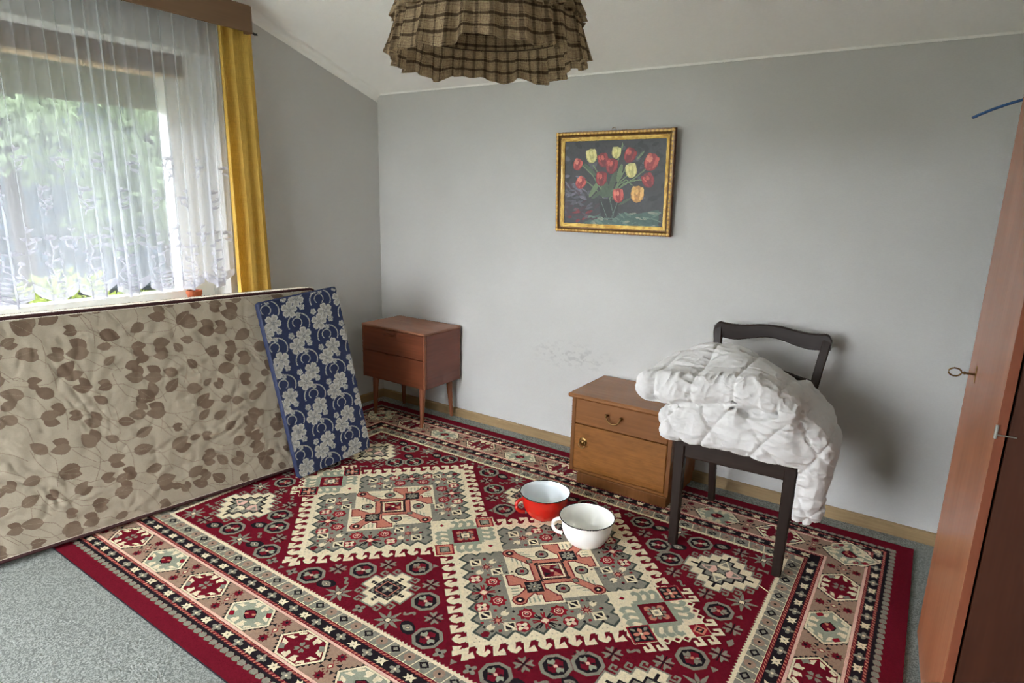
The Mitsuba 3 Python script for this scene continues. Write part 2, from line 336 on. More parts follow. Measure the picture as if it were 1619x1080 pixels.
def rug_pattern():
    W = Pattern()
    W.rect(-HU, -HV, HU, HV, 0, 0)
    def ring(d0, d1, c, l):
        W.add(Polygon([(-HU + d0 * KU, -HV + d0), (HU - d0 * KU, -HV + d0), (HU - d0 * KU, HV - d0), (-HU + d0 * KU, HV - d0)],
                      [[(-HU + d1 * KU, -HV + d1), (HU - d1 * KU, -HV + d1), (HU - d1 * KU, HV - d1), (-HU + d1 * KU, HV - d1)]]), c, l)
    sides = [((1, 0), (0, 1), (0, -HV), HU, KU), ((1, 0), (0, -1), (0, HV), HU, KU), ((0, -KU), (1, 0), (HU, 0), HV, 1.0), ((0, KU), (1, 0), (-HU, 0), HV, 1.0)]
    # each side: (l, d) -> (u, v)
    def along(d, period, phase, motif, dl=0, reach=0.0):
        for s, (r0, r1, o, L, k) in enumerate(sides):
            A = np.array([r0, r1], float)
            n = int((L - d * k + reach) / period) + 1
            for i in range(-n, n + 1):
                l = (i + phase) * period
                if abs(l) <= L - d * k + reach: W.stamp(motif(i), A, (A @ (l, d)) + o, dl)
    # leaf row on the red outer band
    leaf = Pattern().add([(-0.016, -0.004), (-0.006, -0.013), (0.012, -0.008), (0.016, 0.004), (0.004, 0.013), (-0.012, 0.010)], 2, 1).merged()
    ring(0.080, 0.098, 4, 1)
    along(0.073, 0.0325, 0.0, lambda i: leaf, 1)
    def barber(d0, d1, slant):
        ring(d0, d1, 0, 1)
        w = d1 - d0
        dash = Pattern().add([(-0.0052 - slant, -w * 0.33), (0.0022 - slant, -w * 0.33), (0.0052 + slant, w * 0.33), (-0.0022 + slant, w * 0.33)], 5, 2).merged()
        along((d0 + d1) / 2, 0.0165, 0.0, lambda i: dash)
    ws = Pattern().add(1.22 * np.array([(-.003, .0145), (.004, .008), (.017, .012), (.011, 0), (.017, -.012), (.004, -.008), (-.003, -.0145), (-.006, -.007), (-.018, -.009), (-.011, 0), (-.018, .009), (-.006, .007)]), 1, 2).rect(-.003, -.003, .003, .003, 2, 3).merged()
    gs = Pattern()
    for a in range(4): gs.add(ellipse(0.0125 * math.cos(a * math.pi / 2), 0.0105 * math.sin(a * math.pi / 2), .0105, .0078, a * math.pi / 2, 7), 2, 2)
    gs.ngon(0, 0, .0055, 6, 1, 3); gs = gs.merged()
    for d0, d1, dc in ((0.098 + .010, 0.139, 0.123), (0.325, 0.364, 0.344)):
        ring(d0 - 0.002, d1 + 0.002, 4, 1)
        along(dc, 0.0645, 0.0, lambda i: ws if i % 2 == 0 else gs)
    barber(0.094, 0.108, 0.0015); barber(0.139, 0.151, 0.004)
    ring(0.151, 0.161, 9, 1); ring(0.161, 0.302, 6, 1); ring(0.302, 0.312, 9, 1)
    barber(0.313, 0.325, 0.0015); barber(0.365, 0.378, 0.004)
    # main border: hexagons in alternating red and grey green
    def hexa(red):
        H = Pattern(); g = 0 if red else 7; k = 1
        hx = np.array([(-.054, -.069), (.054, -.069), (.110, 0), (.054, .069), (-.054, .069), (-.110, 0)])
        n = 5
        for a, b in ((hx[1], hx[2]), (hx[2], hx[3]), (hx[4], hx[5]), (hx[5], hx[0])):   # black teeth along the slanting sides
            nrm = np.array([b[1] - a[1], -(b[0] - a[0])]); nrm /= np.linalg.norm(nrm)
            for i in range(n):
                p, q = a + (b - a) * i / n, a + (b - a) * (i + 1) / n
                H.add([p, q, (p + q) / 2 + nrm * .010], 4, 2)
        H.add(hx, k, 3).add(hx * (0.90, 0.90), g, 4)
        for sx in (1, -1):                                                              # hooks that leave the frame
            for sy in (1, -1):
                H.add(np.array([(.088, .004), (.058, .010), (.054, .026), (.066, .020), (.074, .024)]) * (sx, sy), k, 5)
                H.add(np.array([(.006, .062), (.009, .036), (.026, .030), (.024, .042), (.034, .046), (.034, .058)]) * (sx, sy), k, 5)
            H.add([(sx * .060, sx * .048), (sx * .078, sx * .030), (sx * .062, sx * .020), (sx * .044, sx * .038)], 2 if red else 8, 5)
            H.add([(sx * .046, -sx * .060), (sx * .066, -sx * .040), (sx * .056, -sx * .034), (sx * .038, -sx * .052)], k, 5)
        if red:
            for a in range(4):
                c, s = math.cos(a * math.pi / 2 + .78), math.sin(a * math.pi / 2 + .78)
                H.add(np.array([(.004, 0), (.014, .009), (.026, .008), (.022, 0), (.026, -.008), (.014, -.009)]) @ np.array([(c, s), (-s, c)]), 2, 5)
        else:
            H.add([(-.034, .004), (-.010, .026), (.010, .022), (.034, -.004), (.010, -.026), (-.010, -.022)], 4, 5).add([(-.028, .003), (-.008, .021), (.008, .018), (.028, -.003), (.008, -.021), (-.008, -.018)], 0, 6)
            H.add([(.004, .004), (.018, .014), (.022, .004), (.012, -.002)], 5, 7).add([(-.004, -.004), (-.018, -.014), (-.022, -.004), (-.012, .002)], 5, 7)
        return H.merged()
    hr, hg = hexa(True), hexa(False)
    B = Pattern().add([(-.012, 0), (0, .014), (.012, 0), (0, -.014)], 8, 2).add([(-.007, 0), (0, .008), (.007, 0), (0, -.008)], 1, 3)
    for sy in (1, -1):
        B.star(0, sy * .046, .022, .013, 8, 0, 2).ngon(0, sy * .049, .006, 6, 4, 3)
        for sx in (1, -1): B.add([(sx * .014, sy * .012), (sx * .026, sy * .028), (sx * .032, sy * .012)], 4, 2).add([(sx * .005, sy * .016), (sx * .014, sy * .022), (sx * .008, sy * .028)], 0, 2)
    B = B.merged()
    for (r0, r1, o, L, k), per, m in zip(sides, (.2905, .2905, .298, .298), (5, 5, 3, 3)):
        A = np.array([r0, r1], float)
        for i in range(-m, m + 1):
            W.stamp(hr if i % 2 == 0 else hg, A, A @ (i * per, 0.2315) + o)
            if i < m: W.stamp(B, A, A @ ((i + .5) * per, 0.2315) + o)
    # inner grey band with dark lozenges
    ring(0.380, 0.447, 1, 1)
    tooth = Pattern().add([(-.018, -.030), (.010, -.030), (.020, .022), (-.008, .022)], 2, 2).merged()
    loz = Pattern().add([(-.026, 0), (-.010, .021), (.026, .006), (.018, -.021), (-.012, -.021)], 2, 3).add([(-.022, 0), (0, .018), (.022, 0), (0, -.018)], 4, 4).add([(-.011, 0), (0, .009), (.011, 0), (0, -.009)], 2, 5).merged()
    fl = Pattern().add(ellipse(0, 0, .021, .019, 0.5, 9), 6, 3).add(ellipse(0, 0, .006, .005, 0, 5), 4, 4).merged()
    along(0.412, 0.0323, 0.5, lambda i: tooth); along(0.412, 0.0645, 0.0, lambda i: loz if i % 2 == 0 else fl)
    saw = Pattern().add([(-.008, -.004), (.008, -.004), (0, .007)], 1, 1).merged()
    along(0.447, 0.0165, 0.5, lambda i: saw, 1)

    # ---- field motifs
    def octagon(kind):
        O = Pattern(); r = .058
        O.ngon(0, 0, r, 8, 2, 1, math.pi / 8).ngon(0, 0, r * .76, 8, 4, 2, math.pi / 8)
        O.add([(-.026, .008), (-.010, .032), (.012, .030), (.026, -.008), (.010, -.032), (-.012, -.030)], 0, 3)
        for s in (1, -1):
            O.add([(s * .006, s * .001), (s * .012, s * .018), (s * .024, s * .024), (s * .025, s * .010), (s * .037, s * .008), (s * .028, -s * .006)], 7 if kind == 0 else 2, 4)
            O.add([(s * .006, -s * .004), (s * .018, -s * .004), (s * .024, -s * .016), (s * .012, -s * .012)], 4 if kind == 0 else 7, 4)
        O.add([(-.009, 0), (0, .009), (.009, 0), (0, -.009)], 9 if kind == 0 else 5, 5)
        return O.merged()
    def snow():
        S = Pattern()
        for a in range(4):
            R = rot2(a * math.pi / 2)
            S.add(np.array([(.003, .003), (.009, .030), (.017, .034), (.018, .018), (.034, .017), (.030, .009)]) @ R.T, 2, 1)
            S.add(np.array([(0, -.0022), (.034, -.0022), (.034, .0022), (0, .0022)]) @ R.T, 4, 1)
        return S.merged()
    def star8():
        S = Pattern()
        for a in range(8):
            R = rot2(a * math.pi / 4 + .2); L = .058 if a % 2 == 0 else .050
            S.add(np.array([(.008, -.004), (.026, -.008), (L, -.002), (L, .002), (.026, .008), (.008, .004)]) @ R.T, 2, 1)
        S.rect(-.012, -.012, .012, .012, 4, 2).rect(-.009, -.009, .009, .009, 1, 3)
        return S.merged()
    def ess():
        return Pattern().add(stroke([(-.020, .004), (-.012, .014), (-.002, .006), (.002, -.006), (.012, -.014), (.020, -.004)], .010), 2, 1).merged()
    def disk():
        S = Pattern().add(ellipse(0, 0, .040, .026, .5, 12), 4, 1).add([(-.026, .002), (-.006, .016), (.010, .014), (.026, -.002), (.006, -.016), (-.010, -.014)], 2, 2)
        return S.add([(-.010, 0), (0, .008), (.010, 0), (0, -.008)], 4, 3).add([(-.006, 0), (0, .005), (.006, 0), (0, -.005)], 1, 4).merged()
    def plus():
        S = Pattern()
        for a in range(4): S.add(ellipse(.014 * math.cos(a * 1.5708 + .4), .014 * math.sin(a * 1.5708 + .4), .012, .009, a * 1.5708 + .4, 8), 2, 1)
        return S.ngon(0, 0, .006, 6, 4, 2).merged()
    def tri(): return Pattern().add([(-.014, -.010), (.014, -.010), (.002, .014)], 2, 1).merged()
    def bow(): return Pattern().add([(-.022, -.012), (0, -.003), (.022, -.012), (.022, .012), (0, .003), (-.022, .012)], 2, 1).merged()
    o0, o1, sn, s8, es, dk, pl, tr, bo = octagon(0), octagon(1), snow(), star8(), ess(), disk(), plus(), tri(), bow()
    quarter = [(o0, .169, .455), (o0, .309, .601), (o0, .600, .601), (o0, .737, .455), (o0, .818, .382), (o0, .885, .581), (o1, 1.092, .152),
               (sn, .117, .366), (sn, .258, .509), (sn, .648, .509), (sn, .790, .366), (sn, .865, .292), (sn, 1.020, .228), (sn, 1.163, .080), (sn, 1.054, .612),
               (s8, .132, .615), (s8, .775, .615), (s8, 1.150, .257), (s8, 1.151, .612), (es, .170, .543), (es, .737, .543), (es, .917, .238),
               (dk, .217, .603), (dk, .690, .600), (dk, .814, .492), (dk, .974, .613), (pl, .391, .632), (pl, .520, .632), (tr, 1.167, .163), (tr, .452, .640), (tr, 1.176, .010), (bo, 1.168, .526), (tr, .045, .262)]
    for m, u, v in quarter:
        for su in (1, -1):
            for sv in (1, -1): W.stamp(m, ((su, 0), (0, sv)), (su * u, sv * v), 1)
    for sv in (1, -1):
        W.stamp(o1, ((1, 0), (0, sv)), (0, sv * .306), 1); W.stamp(pl, ((1, 0), (0, sv)), (0, sv * .632), 1)
        # small stepped medallion on the short axis
    def step(boxes, grow=0.0): return shapely.union_all([sbox(-a - grow, -b - grow, a + grow, b + grow) for a, b in boxes])
    def hooks(P, pts, c, l):
        for x, y, sx, sy in pts:
            P.add(stroke([(x, y), (x + sx * .030, y), (x + sx * .030, y + sy * .024), (x + sx * .014, y + sy * .024), (x + sx * .014, y + sy * .012)], .008), c, l)
    small = Pattern(); bs = [(.028, .108), (.062, .074), (.100, .034)]
    small.add(step(bs, .007), 2, 1).add(step(bs), 1, 2)
    hooks(small, [(x, y, sx, sy) for sx in (1, -1) for sy in (1, -1) for x, y in ((sx * .064, sy * .056), (sx * .030, sy * .092))], 2, 1)
    for a in range(4):
        R = rot2(a * math.pi / 2)
        for k in range(3): small.add(np.array([(.045 + .014 * k, -.008), (.056 + .014 * k, -.008), (.056 + .014 * k, .008), (.045 + .014 * k, .008)]) @ R.T, 4, 3)
    small.rect(-.052, -.052, .052, .052, 4, 4).rect(-.036, -.036, .036, .036, 5, 6).rect(-.032, -.032, .032, .032, 4, 7)
    for i in range(4):
        for j in (-.044, .044): small.rect(-.042 + .024 * i, j - .004, -.030 + .024 * i, j + .004, 2, 5).rect(j - .004, -.042 + .024 * i, j + .004, -.030 + .024 * i, 2, 5)
    for a in range(4): small.add(ellipse(.014 * math.cos(a * 1.5708), .014 * math.sin(a * 1.5708), .015, .008, a * 1.5708, 8), 2, 8)
    small = small.rect(-.006, -.006, .006, .006, 1, 9).merged()
    for sv in (1, -1): W.stamp(small, ((1, 0), (0, sv)), (0, sv * .486), 1)
    big = Pattern(); bs = [(.030, .142), (.070, .110), (.108, .072), (.146, .034)]
    big.add(step(bs, .007), 2, 1).add(step(bs), 1, 2)
    hooks(big, [(x, y, sx, sy) for sx in (1, -1) for sy in (1, -1) for x, y in ((sx * .112, sy * .054), (sx * .074, sy * .092), (sx * .034, sy * .128))], 2, 1)
    cs = [(.026, .092), (.060, .060), (.092, .026)]
    big.add(step(cs, .004), 4, 4).add(step(cs, -.004), 2, 5).add(step([(.012, .060), (.036, .036), (.060, .012)]), 4, 6)
    for a in range(4):
        R = rot2(a * math.pi / 2)
        big.add(np.array([(.030, -.030), (.085, -.002), (.085, .002), (.030, .030), (.016, 0)]) @ R.T, 1 if a % 2 else 9, 7).add(np.array([(.045, -.016), (.074, 0), (.045, .016)]) @ R.T, 2, 8)
        big.add(np.array([(.094, -.006), (.128, -.006), (.128, .006), (.094, .006)]) @ R.T, 4, 4)
    for a in range(4): big.add(ellipse(.011 * math.cos(a * 1.5708 + .785), .011 * math.sin(a * 1.5708 + .785), .015, .007, a * 1.5708 + .785, 8), 2, 9)
    big = big.merged()
    for su in (1, -1):
        for sv in (1, -1): W.stamp(big, ((su, 0), (0, sv)), (su * 1.027, sv * .416), 1)

    # ---- the two great medallions, drawn in axes turned by 45 degrees
    r45 = np.array([(1, -1), (1, 1)]) / math.sqrt(2)
    sym = [np.array(a, float) for a in (((1, 0), (0, 1)), ((0, 1), (1, 0)), ((-1, 0), (0, -1)), ((0, -1), (-1, 0)))]
    M = Pattern()
    M.rect(-.398, -.398, .398, .398, 1, 2)
    h1 = Pattern().add([(0, -.008), (-.051, -.014), (-.052, .031), (-.020, .026), (-.030, .012), (-.034, .004), (0, .018)], 1, 2)
    h2 = Pattern().add([(0, -.006), (-.026, -.016), (-.042, -.006), (-.052, .012), (-.032, .034), (-.016, .027), (-.030, .012), (0, .020)], 1, 2)
    h1, h2 = h1.merged(), h2.merged()
    nib = Pattern().add([(.002, .018), (-.016, .016), (-.012, .034), (.004, .040)], 0, 3).merged()
    for S in sym:
        for k in range(12):
            y = -.408 + .0535 * k
            M.stamp(h1 if k % 2 == 0 else h2, S, S @ (-.394, y)); M.stamp(nib, S, S @ (-.394, y))
        M.add(np.array([(-.394, -.394), (-.451, -.400), (-.451, -.425), (-.418, -.418), (-.425, -.451), (-.400, -.451)]) @ S.T, 1, 2)
    a, b = .352, .172
    path = [(-a, b), (-a, -a), (b, -a), (b, -b), (a, -b), (a, a), (-b, a), (-b, b)]
    zz = []
    for i, p in enumerate(path):
        q = path[(i + 1) % len(path)]; p, q = np.array(p), np.array(q); L = np.linalg.norm(q - p); n = max(2, round(L / .066)); nr = np.array([q[1] - p[1], -(q[0] - p[0])]) / L
        for k in range(n):
            zz.append(p + (q - p) * k / n + nr * (-.012)); zz.append(p + (q - p) * (k + .5) / n + nr * .020)
    G = Polygon(zz).buffer(0)
    M.add(G, 3, 3).add(G.buffer(-.009, join_style=2), 2, 4)
    dots = []
    for i in range(-20, 21):
        for j in range(-20, 21):
            x, y = (i + .5 * (j % 2)) * .0185, j * .0185
            if max(abs(x), abs(y)) < .386 and not G.buffer(.008).contains(Point(x, y)): M.rect(x - .0022, y - .0022, x + .0022, y + .0022, 2, 3)
    # small flowers on the grey
    red8 = Pattern().star(0, 0, .033, .014, 8, 1, 5).star(0, 0, .030, .012, 8, 0, 6).ngon(0, 0, .009, 8, 5, 7)
    for x, y in ((-.040, .036), (.038, -.038)):
        red8.rect(x - .023, y - .023, x + .023, y + .023, 1, 5).rect(x - .016, y - .016, x + .016, y + .016, 4, 6).add([(x - .019, y + .012), (x - .012, y + .019), (x + .019, y - .012), (x + .012, y - .019)], 1, 7)
    for x, y, s in ((.030, .034, 1), (-.034, -.034, -1)):
        red8.add([(x - .004, y - .014), (x + .012, y - .010), (x + .020, y + .006), (x + .006, y + .006), (x + .010, y + .020), (x - .008, y + .012), (x - .016, y - .004)], 1, 5)
    for x, y in ((-.058, -.004), (.056, 0), (0, .056), (0, -.056)): red8.rect(x - .006, y - .006, x + .006, y + .006, 8, 5)
    red8 = red8.merged()
    flower = Pattern()
    for k in range(8):
        R = rot2(k * math.pi / 4); flower.add(np.array([(.012, -.005), (.046, -.009), (.046, -.003), (.030, 0), (.046, .003), (.046, .009), (.012, .005)]) @ R.T, 8 if k % 4 in (0, 1, 3) and k % 2 == 0 else (4 if k % 2 else 8), 5)
    flower.ngon(0, 0, .024, 4, 8, 6).ngon(0, 0, .017, 4, 9, 7).ngon(0, 0, .011, 4, 1, 8); flower = flower.merged()
    ros = Pattern().star(0, 0, .036, .027, 8, 8, 5).ngon(0, 0, .019, 7, 9, 6).ngon(0, 0, .015, 7, 8, 7).ngon(.002, 0, .009, 5, 9, 8).rect(-.003, -.003, .003, .003, 4, 9).merged()
    cros = Pattern().ngon(0, 0, .030, 8, 8, 5)
    for k in range(4): cros.add(ellipse(.013 * math.cos(k * 1.5708 + .785), .013 * math.sin(k * 1.5708 + .785), .012, .009, k * 1.5708 + .785, 7), 9 if k % 2 else 1, 6)
    cros = cros.rect(-.004, -.005, .004, .005, 4, 7).merged()
    for m, pts in ((red8, ((-.263, .066),)), (flower, ((-.298, -.101),)), (ros, ((-.253, -.038), (-.252, -.160))), (cros, ((-.318, -.011), (-.317, -.188)))):
        for x, y in pts:
            for S in sym: M.stamp(m, S, S @ (x, y))
    for S in (sym[0], sym[2]): M.stamp(red8, S, S @ (-.271, -.271))
    for x, y in ((-.335, .108), (-.325, .040), (-.330, -.055), (-.332, -.140), (-.328, -.235), (-.236, -.100), (-.262, .128), (-.222, .104), (-.312, .132), (-.300, -.325), (-.240, -.325), (-.230, -.205), (-.212, .006)):
        for S in sym: M.add(np.array([(x - .008, y), (x, y + .007), (x + .008, y), (x, y - .007)]) @ np.eye(2) @ S.T, 4, 5)
    for S in (sym[0], sym[2]): M.add(np.array([(-.345, -.335), (-.325, -.318), (-.308, -.330), (-.318, -.350), (-.338, -.350)]) @ S.T, 0, 5)
    # the figure in the middle
    fig = shapely.union_all([sbox(-.207, -.207, .002, .002), sbox(-.002, -.002, .207, .207), sbox(-.178, -.02, .02, .182), sbox(-.02, -.182, .178, .02)])
    M.add(fig, 1, 5)
    for S in (sym[0], sym[2]):
        for k in range(3): M.add(np.array([(-.196 + .022 * k, .012), (-.186 + .022 * k, .022), (-.180 + .022 * k, .012)]) @ S.T, 4, 6)
        for k in range(4): M.add(np.array([(-.214, .012 + .022 * k), (-.182, .022 + .022 * k), (-.214, .030 + .022 * k)]) @ S.T, 4, 4).add(np.array([(-.012 - .022 * k, .214), (-.022 - .022 * k, .184), (-.030 - .022 * k, .214)]) @ S.T, 4, 4)
    pink = shapely.union_all([sbox(-.082, -.082, .082, .082), sbox(-.134, -.134, -.054, -.054), sbox(.054, .054, .134, .134),
                              LineString([(-.145, .145), (.145, -.145)]).buffer(.017, cap_style=2), LineString([(-.165, -.165), (.165, .165)]).buffer(.020, cap_style=2)]
                             + [Polygon(np.array([(-.193, -.074), (-.193, -.006), (-.158, -.006), (-.148, -.026), (-.118, -.046), (-.118, -.090), (-.146, -.096), (-.146, -.074)]) @ S.T) for S in sym]
                             + [Point(*(S @ q)).buffer(.029, quad_segs=2) for S in (sym[0], sym[2]) for q in ((-.150, .150), (-.168, -.168))])
    for S in sym: pink = pink.difference(Polygon(np.array([(-.162, -.020), (-.162, .046), (-.112, .052), (-.088, .026), (-.088, -.018), (-.118, -.024), (-.134, -.034), (-.142, -.028), (-.134, -.016)]) @ S.T))
    M.add(pink.buffer(.003), 0, 6).add(pink.buffer(-.002), 5, 7)
    for S in sym:
        M.stamp(Pattern().ngon(0, 0, .030, 8, 4, 7).ngon(0, 0, .024, 8, 2, 8).ngon(0, 0, .011, 6, 8, 9).ngon(0, 0, .005, 5, 4, 10), S, S @ (-.123, .014))
        for k in range(3):
            M.add(np.array([(-.150 + .017 * k, .086 - .02 * k), (-.144 + .017 * k, .086 - .02 * k), (-.144 + .017 * k, .118 - .012 * k), (-.150 + .017 * k, .118 - .012 * k)]) @ S.T, 7, 6)
            M.add(np.array([(-.190, -.098 - .018 * k), (-.158, -.098 - .018 * k), (-.158, -.091 - .018 * k), (-.190, -.091 - .018 * k)]) @ S.T, 7, 6)
        for k in range(4): M.add(np.array([(-.086, -.016 + .016 * k), (-.076, -.012 + .016 * k), (-.086, -.004 + .016 * k)]) @ S.T, 0, 8)
        M.add(np.array([(-.064, -.064), (-.052, -.070), (-.058, -.056), (-.070, -.050)]) @ S.T, 4, 8).add(np.array([(-.066, .046), (-.058, .066), (-.046, .058), (-.054, .050)]) @ S.T, 4, 8)
    for S in (sym[0], sym[2]):
        for q in ((-.150, .150), (-.168, -.168)): M.stamp(Pattern().ngon(0, 0, .019, 8, 0, 8).ngon(0, 0, .015, 8, 4, 9).ngon(0, 0, .008, 4, 1, 10), S, S @ q)
        M.add(np.array([(-.090, .066), (-.066, .066), (-.066, .092), (-.090, .092)]) @ S.T, 4, 8).add(np.array([(-.087, .069), (-.069, .069), (-.069, .089), (-.087, .089)]) @ S.T, 2, 9)
        sq = Pattern().rect(-.034, -.034, .034, .034, 4, 8)
        for k in range(8): sq.add(ellipse(.019 * math.cos(k * math.pi / 4 + .39), .019 * math.sin(k * math.pi / 4 + .39), .012, .0065, k * math.pi / 4 + .39, 7), 2, 9)
        M.stamp(sq.rect(-.004, -.004, .004, .004, 1, 10), S, S @ (-.096, -.096))
    M.rect(-.060, -.060, .060, .060, 4, 8).rect(-.054, -.054, .054, .054, 5, 8).rect(-.048, -.048, .048, .048, 1, 9).rect(-.040, -.040, .040, .040, 0, 10)
    M.add([(-.036, .036), (.002, .036), (-.010, .006)], 5, 11).add([(.036, -.036), (-.002, -.036), (.010, -.006)], 5, 11).add([(.036, .006), (.036, .036), (.008, .020)], 2, 11).add([(-.036, -.006), (-.036, -.036), (-.008, -.020)], 4, 11).rect(-.007, -.007, .007, .007, 1, 12)
    M = M.merged()
    for su in (-1, 1): W.stamp(M, r45 if su > 0 else np.array(((-1, 0), (0, 1))) @ r45, (su * .4535, 0), 1)

    # ---- the links between and beyond them
    Lk = Pattern()
    Lk.rect(-.148, -.148, .148, .148, 1, 13)
    gg = shapely.union_all([sbox(-.078, -.066, .078, .066), sbox(-.066, -.078, .066, .078)])
    Lk.add(gg, 7, 14)
    hk = Pattern().add([(0, -.009), (.030, -.018), (.052, -.014), (.066, .004), (.054, .021), (.036, .016), (.042, .006), (.032, -.001), (0, .013)], 7, 14).merged()
    for a in range(4):
        R = rot2(a * math.pi / 2)
        for k in range(-1, 2): Lk.stamp(hk, R, R @ (.072, .036 * k))
    Lk.rect(-.056, -.056, .056, .056, 0, 15)
    for k in range(8):
        R = rot2(k * math.pi / 4); Lk.add(np.array([(.012, -.010), (.044, -.014), (.052, 0), (.044, .014), (.012, .010)]) @ R.T, 5 if k % 2 else 0, 16).add(np.array([(.012, -.006), (.034, -.008), (.038, 0), (.034, .008), (.012, .006)]) @ R.T, 2, 17)
    Lk.rect(-.022, -.022, .022, .022, 4, 18).rect(-.018, -.018, .018, .018, 1, 19).ngon(0, 0, .009, 6, 2, 20)
    Lk = Lk.merged()
    sqA = Pattern().rect(-.040, -.040, .040, .040, 8, 21).rect(-.033, -.033, .033, .033, 5, 22).rect(-.022, -.022, .022, .022, 4, 23).rect(-.018, -.018, .018, .018, 2, 24).rect(-.008, -.008, .008, .008, 7, 25).merged()
    sqB = Pattern().rect(-.044, -.044, .044, .044, 8, 21).rect(-.037, -.037, .037, .037, 4, 22)
    for k in range(4): sqB.add(ellipse(.018 * math.cos(k * 1.5708), .018 * math.sin(k * 1.5708), .013, .009, k * 1.5708, 8), 5, 23).add(ellipse(.034 * math.cos(k * 1.5708 + .785), .034 * math.sin(k * 1.5708 + .785), .012, .007, k * 1.5708 + .785, 6), 2, 23)
    sqB = sqB.rect(-.006, -.006, .006, .006, 1, 24).merged()
    for u in (-.907, 0.0, .907):
        A = r45 if u >= 0 else np.array(((-1, 0), (0, 1))) @ r45
        W.stamp(Lk, A, (u, 0))
        end = u != 0
        for q in ((.1, .1), (-.1, -.1)): W.stamp(sqB if end else sqA, A, A @ np.array(q) * 1.02 + (u, 0))
        W.add(np.array([(-.112, .100), (-.098, .112), (-.088, .100), (-.100, .090)]) @ A.T + (u, 0), 8, 21)
        if not end: W.add(-np.array([(-.112, .100), (-.098, .112), (-.088, .100), (-.100, .090)]) @ A.T + (u, 0), 8, 21)
        if end:                                     # the pointed end towards the border
            E = Pattern()
            E.rect(.080, -.148, .148, -.080, 1, 21).rect(.084, -.146, .146, -.084, 8, 22).add([(.086, -.115), (.115, -.086), (.144, -.115), (.115, -.144)], 5, 23).add([(.098, -.115), (.115, -.098), (.132, -.115), (.115, -.132)], 4, 24).ngon(.115, -.115, .009, 4, 5, 25)
            claw = Pattern().add([(0, -.008), (.046, -.014), (.046, .024), (.018, .026), (.016, .014), (.032, .012), (.032, .002), (0, .008)], 1, 21).merged()
            R2 = np.array(((0, -1), (-1, 0)))
            for y in (-.142, -.090, .050, .098): E.stamp(claw, np.eye(2) if y > -.1 else ((1, 0), (0, 1)), (.146, y)); E.stamp(claw, R2, R2 @ (.146, y))
            for x in (-.012, .028, -.048): 
                for P2 in (np.eye(2), R2):
                    c0 = P2 @ (.148, x)
                    E.add(np.array([(-.020, 0), (0, .020), (.020, 0), (0, -.020)]) + c0, 1, 20).add(np.array([(-.011, 0), (0, .011), (.011, 0), (0, -.011)]) + c0, 0, 22)
            W.stamp(E, A, (u, 0))
    return W

def pile(p):
    g = noise(p.x * 420, p.y * 420); h = noise(p.x * 160, p.y * 160 + 9)
    return 0.80 + 0.26 * g + 0.14 * h
def pile_bump(p, n, uv): return noise(p.x * 300, p.y * 300) + 0.6 * noise(p.x * 620, p.y * 620)
bsdf('m_rug', palette(YARN, pile), 0.95, 0.08, pile_bump, 0.0016, 7e-4)
v, f, c, l = rug_pattern().flat()
f = up_faces(v, f)
order = np.unique(l); rank = np.searchsorted(order, l)
top = np.column_stack([v[:, 0] + RX, v[:, 1] + RY, 0.010 + rank * 0.00012])
side = bx(RX - HU, RY - HV, 0.0, RX + HU, RY + HV, 0.0098, 0.002)
rugm = trimesh.util.concatenate([trimesh.Trimesh(top, f, process=False), side])
ruguv = np.zeros((len(rugm.vertices), 2)); ruguv[:, 0] = 4.5; ruguv[:len(top), 0] = c + 0.5
ruguv[:, 1] = 0.5
rug = thing('patterned_rug', 'large red, cream and grey oriental style rug with two hooked diamond medallions', 'rug')
scene[rug] = mikit.ply(rugm, 'm_rug', uv=ruguv)

# ------------------------------------------------------------------ curtains and pelmet
PB, PT = 2.325, 2.455
outer = Polygon([(0.0, -1.045), (0.172, -1.045), (0.172, WY0 - 0.15), (0.0, WY0 - 0.15)])
outer = outer.buffer(-0.03).buffer(0.03, quad_segs=6).union(sbox(0.0, WY0 - 0.15, 0.09, -1.045))
shell = outer.difference(sbox(-0.1, WY0 - 0.2, 0.152, -1.065).buffer(-0.0))
pe = thing('curtain_pelmet', 'brown box pelmet with rounded corner above the sheer curtain', 'pelmet')
put('board', prism(shell, PT - PB, PB), 'm_pelmet', pe, smooth=30)
put('lid', prism(outer.buffer(-0.004), 0.012, PT - 0.013), 'm_pelmet', pe)
put('rail', bx(0.075, WY0 - 0.1, PB + 0.055, 0.115, -1.075, PB + 0.07, 0.002), 'm_white_paint', pe)
put('end_stop', cat(tube([(0.160, -1.050, PB + 0.002), (0.165, -1.040, PB - 0.004), (0.172, -1.032, PB - 0.003)], 0.006, 8)), 'm_black', pe, smooth=40)

def drape_mesh(y0, y1, z0, z1, x, amp, folds, ny, nz, flare, seed, ph=0.0):
    r = np.random.default_rng(seed); ph2 = r.uniform(0, 6.28, 4)
    t = np.linspace(0, 1, ny); s = np.linspace(0, 1, nz)
    T_, S_ = np.meshgrid(t, s, indexing='ij')
    z = z1 + (z0 - z1) * S_
    a = folds * 2 * np.pi * T_ + ph
    w = np.sin(a + 0.5 * np.sin(a * 0.37 + ph2[0]) + 0.35 * S_ * np.sin(a * 0.21 + ph2[1])) + 0.35 * np.sin(a * 1.63 + ph2[2] + 0.7 * S_)
    am = amp * (0.45 + 0.55 * np.minimum(S_ * 2.2, 1)) * (0.8 + 0.3 * np.sin(a * 0.11 + ph2[3]))
    yc = (y0 + y1) / 2 if flare is None else flare[2]
    k = 1.0 if flare is None else flare[0] + (flare[1] - flare[0]) * S_
    y = y0 + (y1 - y0) * T_; y = yc + (y - yc) * k
    y = y + 0.3 * am * np.cos(a)
    return np.stack([x + am * w, y, z], -1)
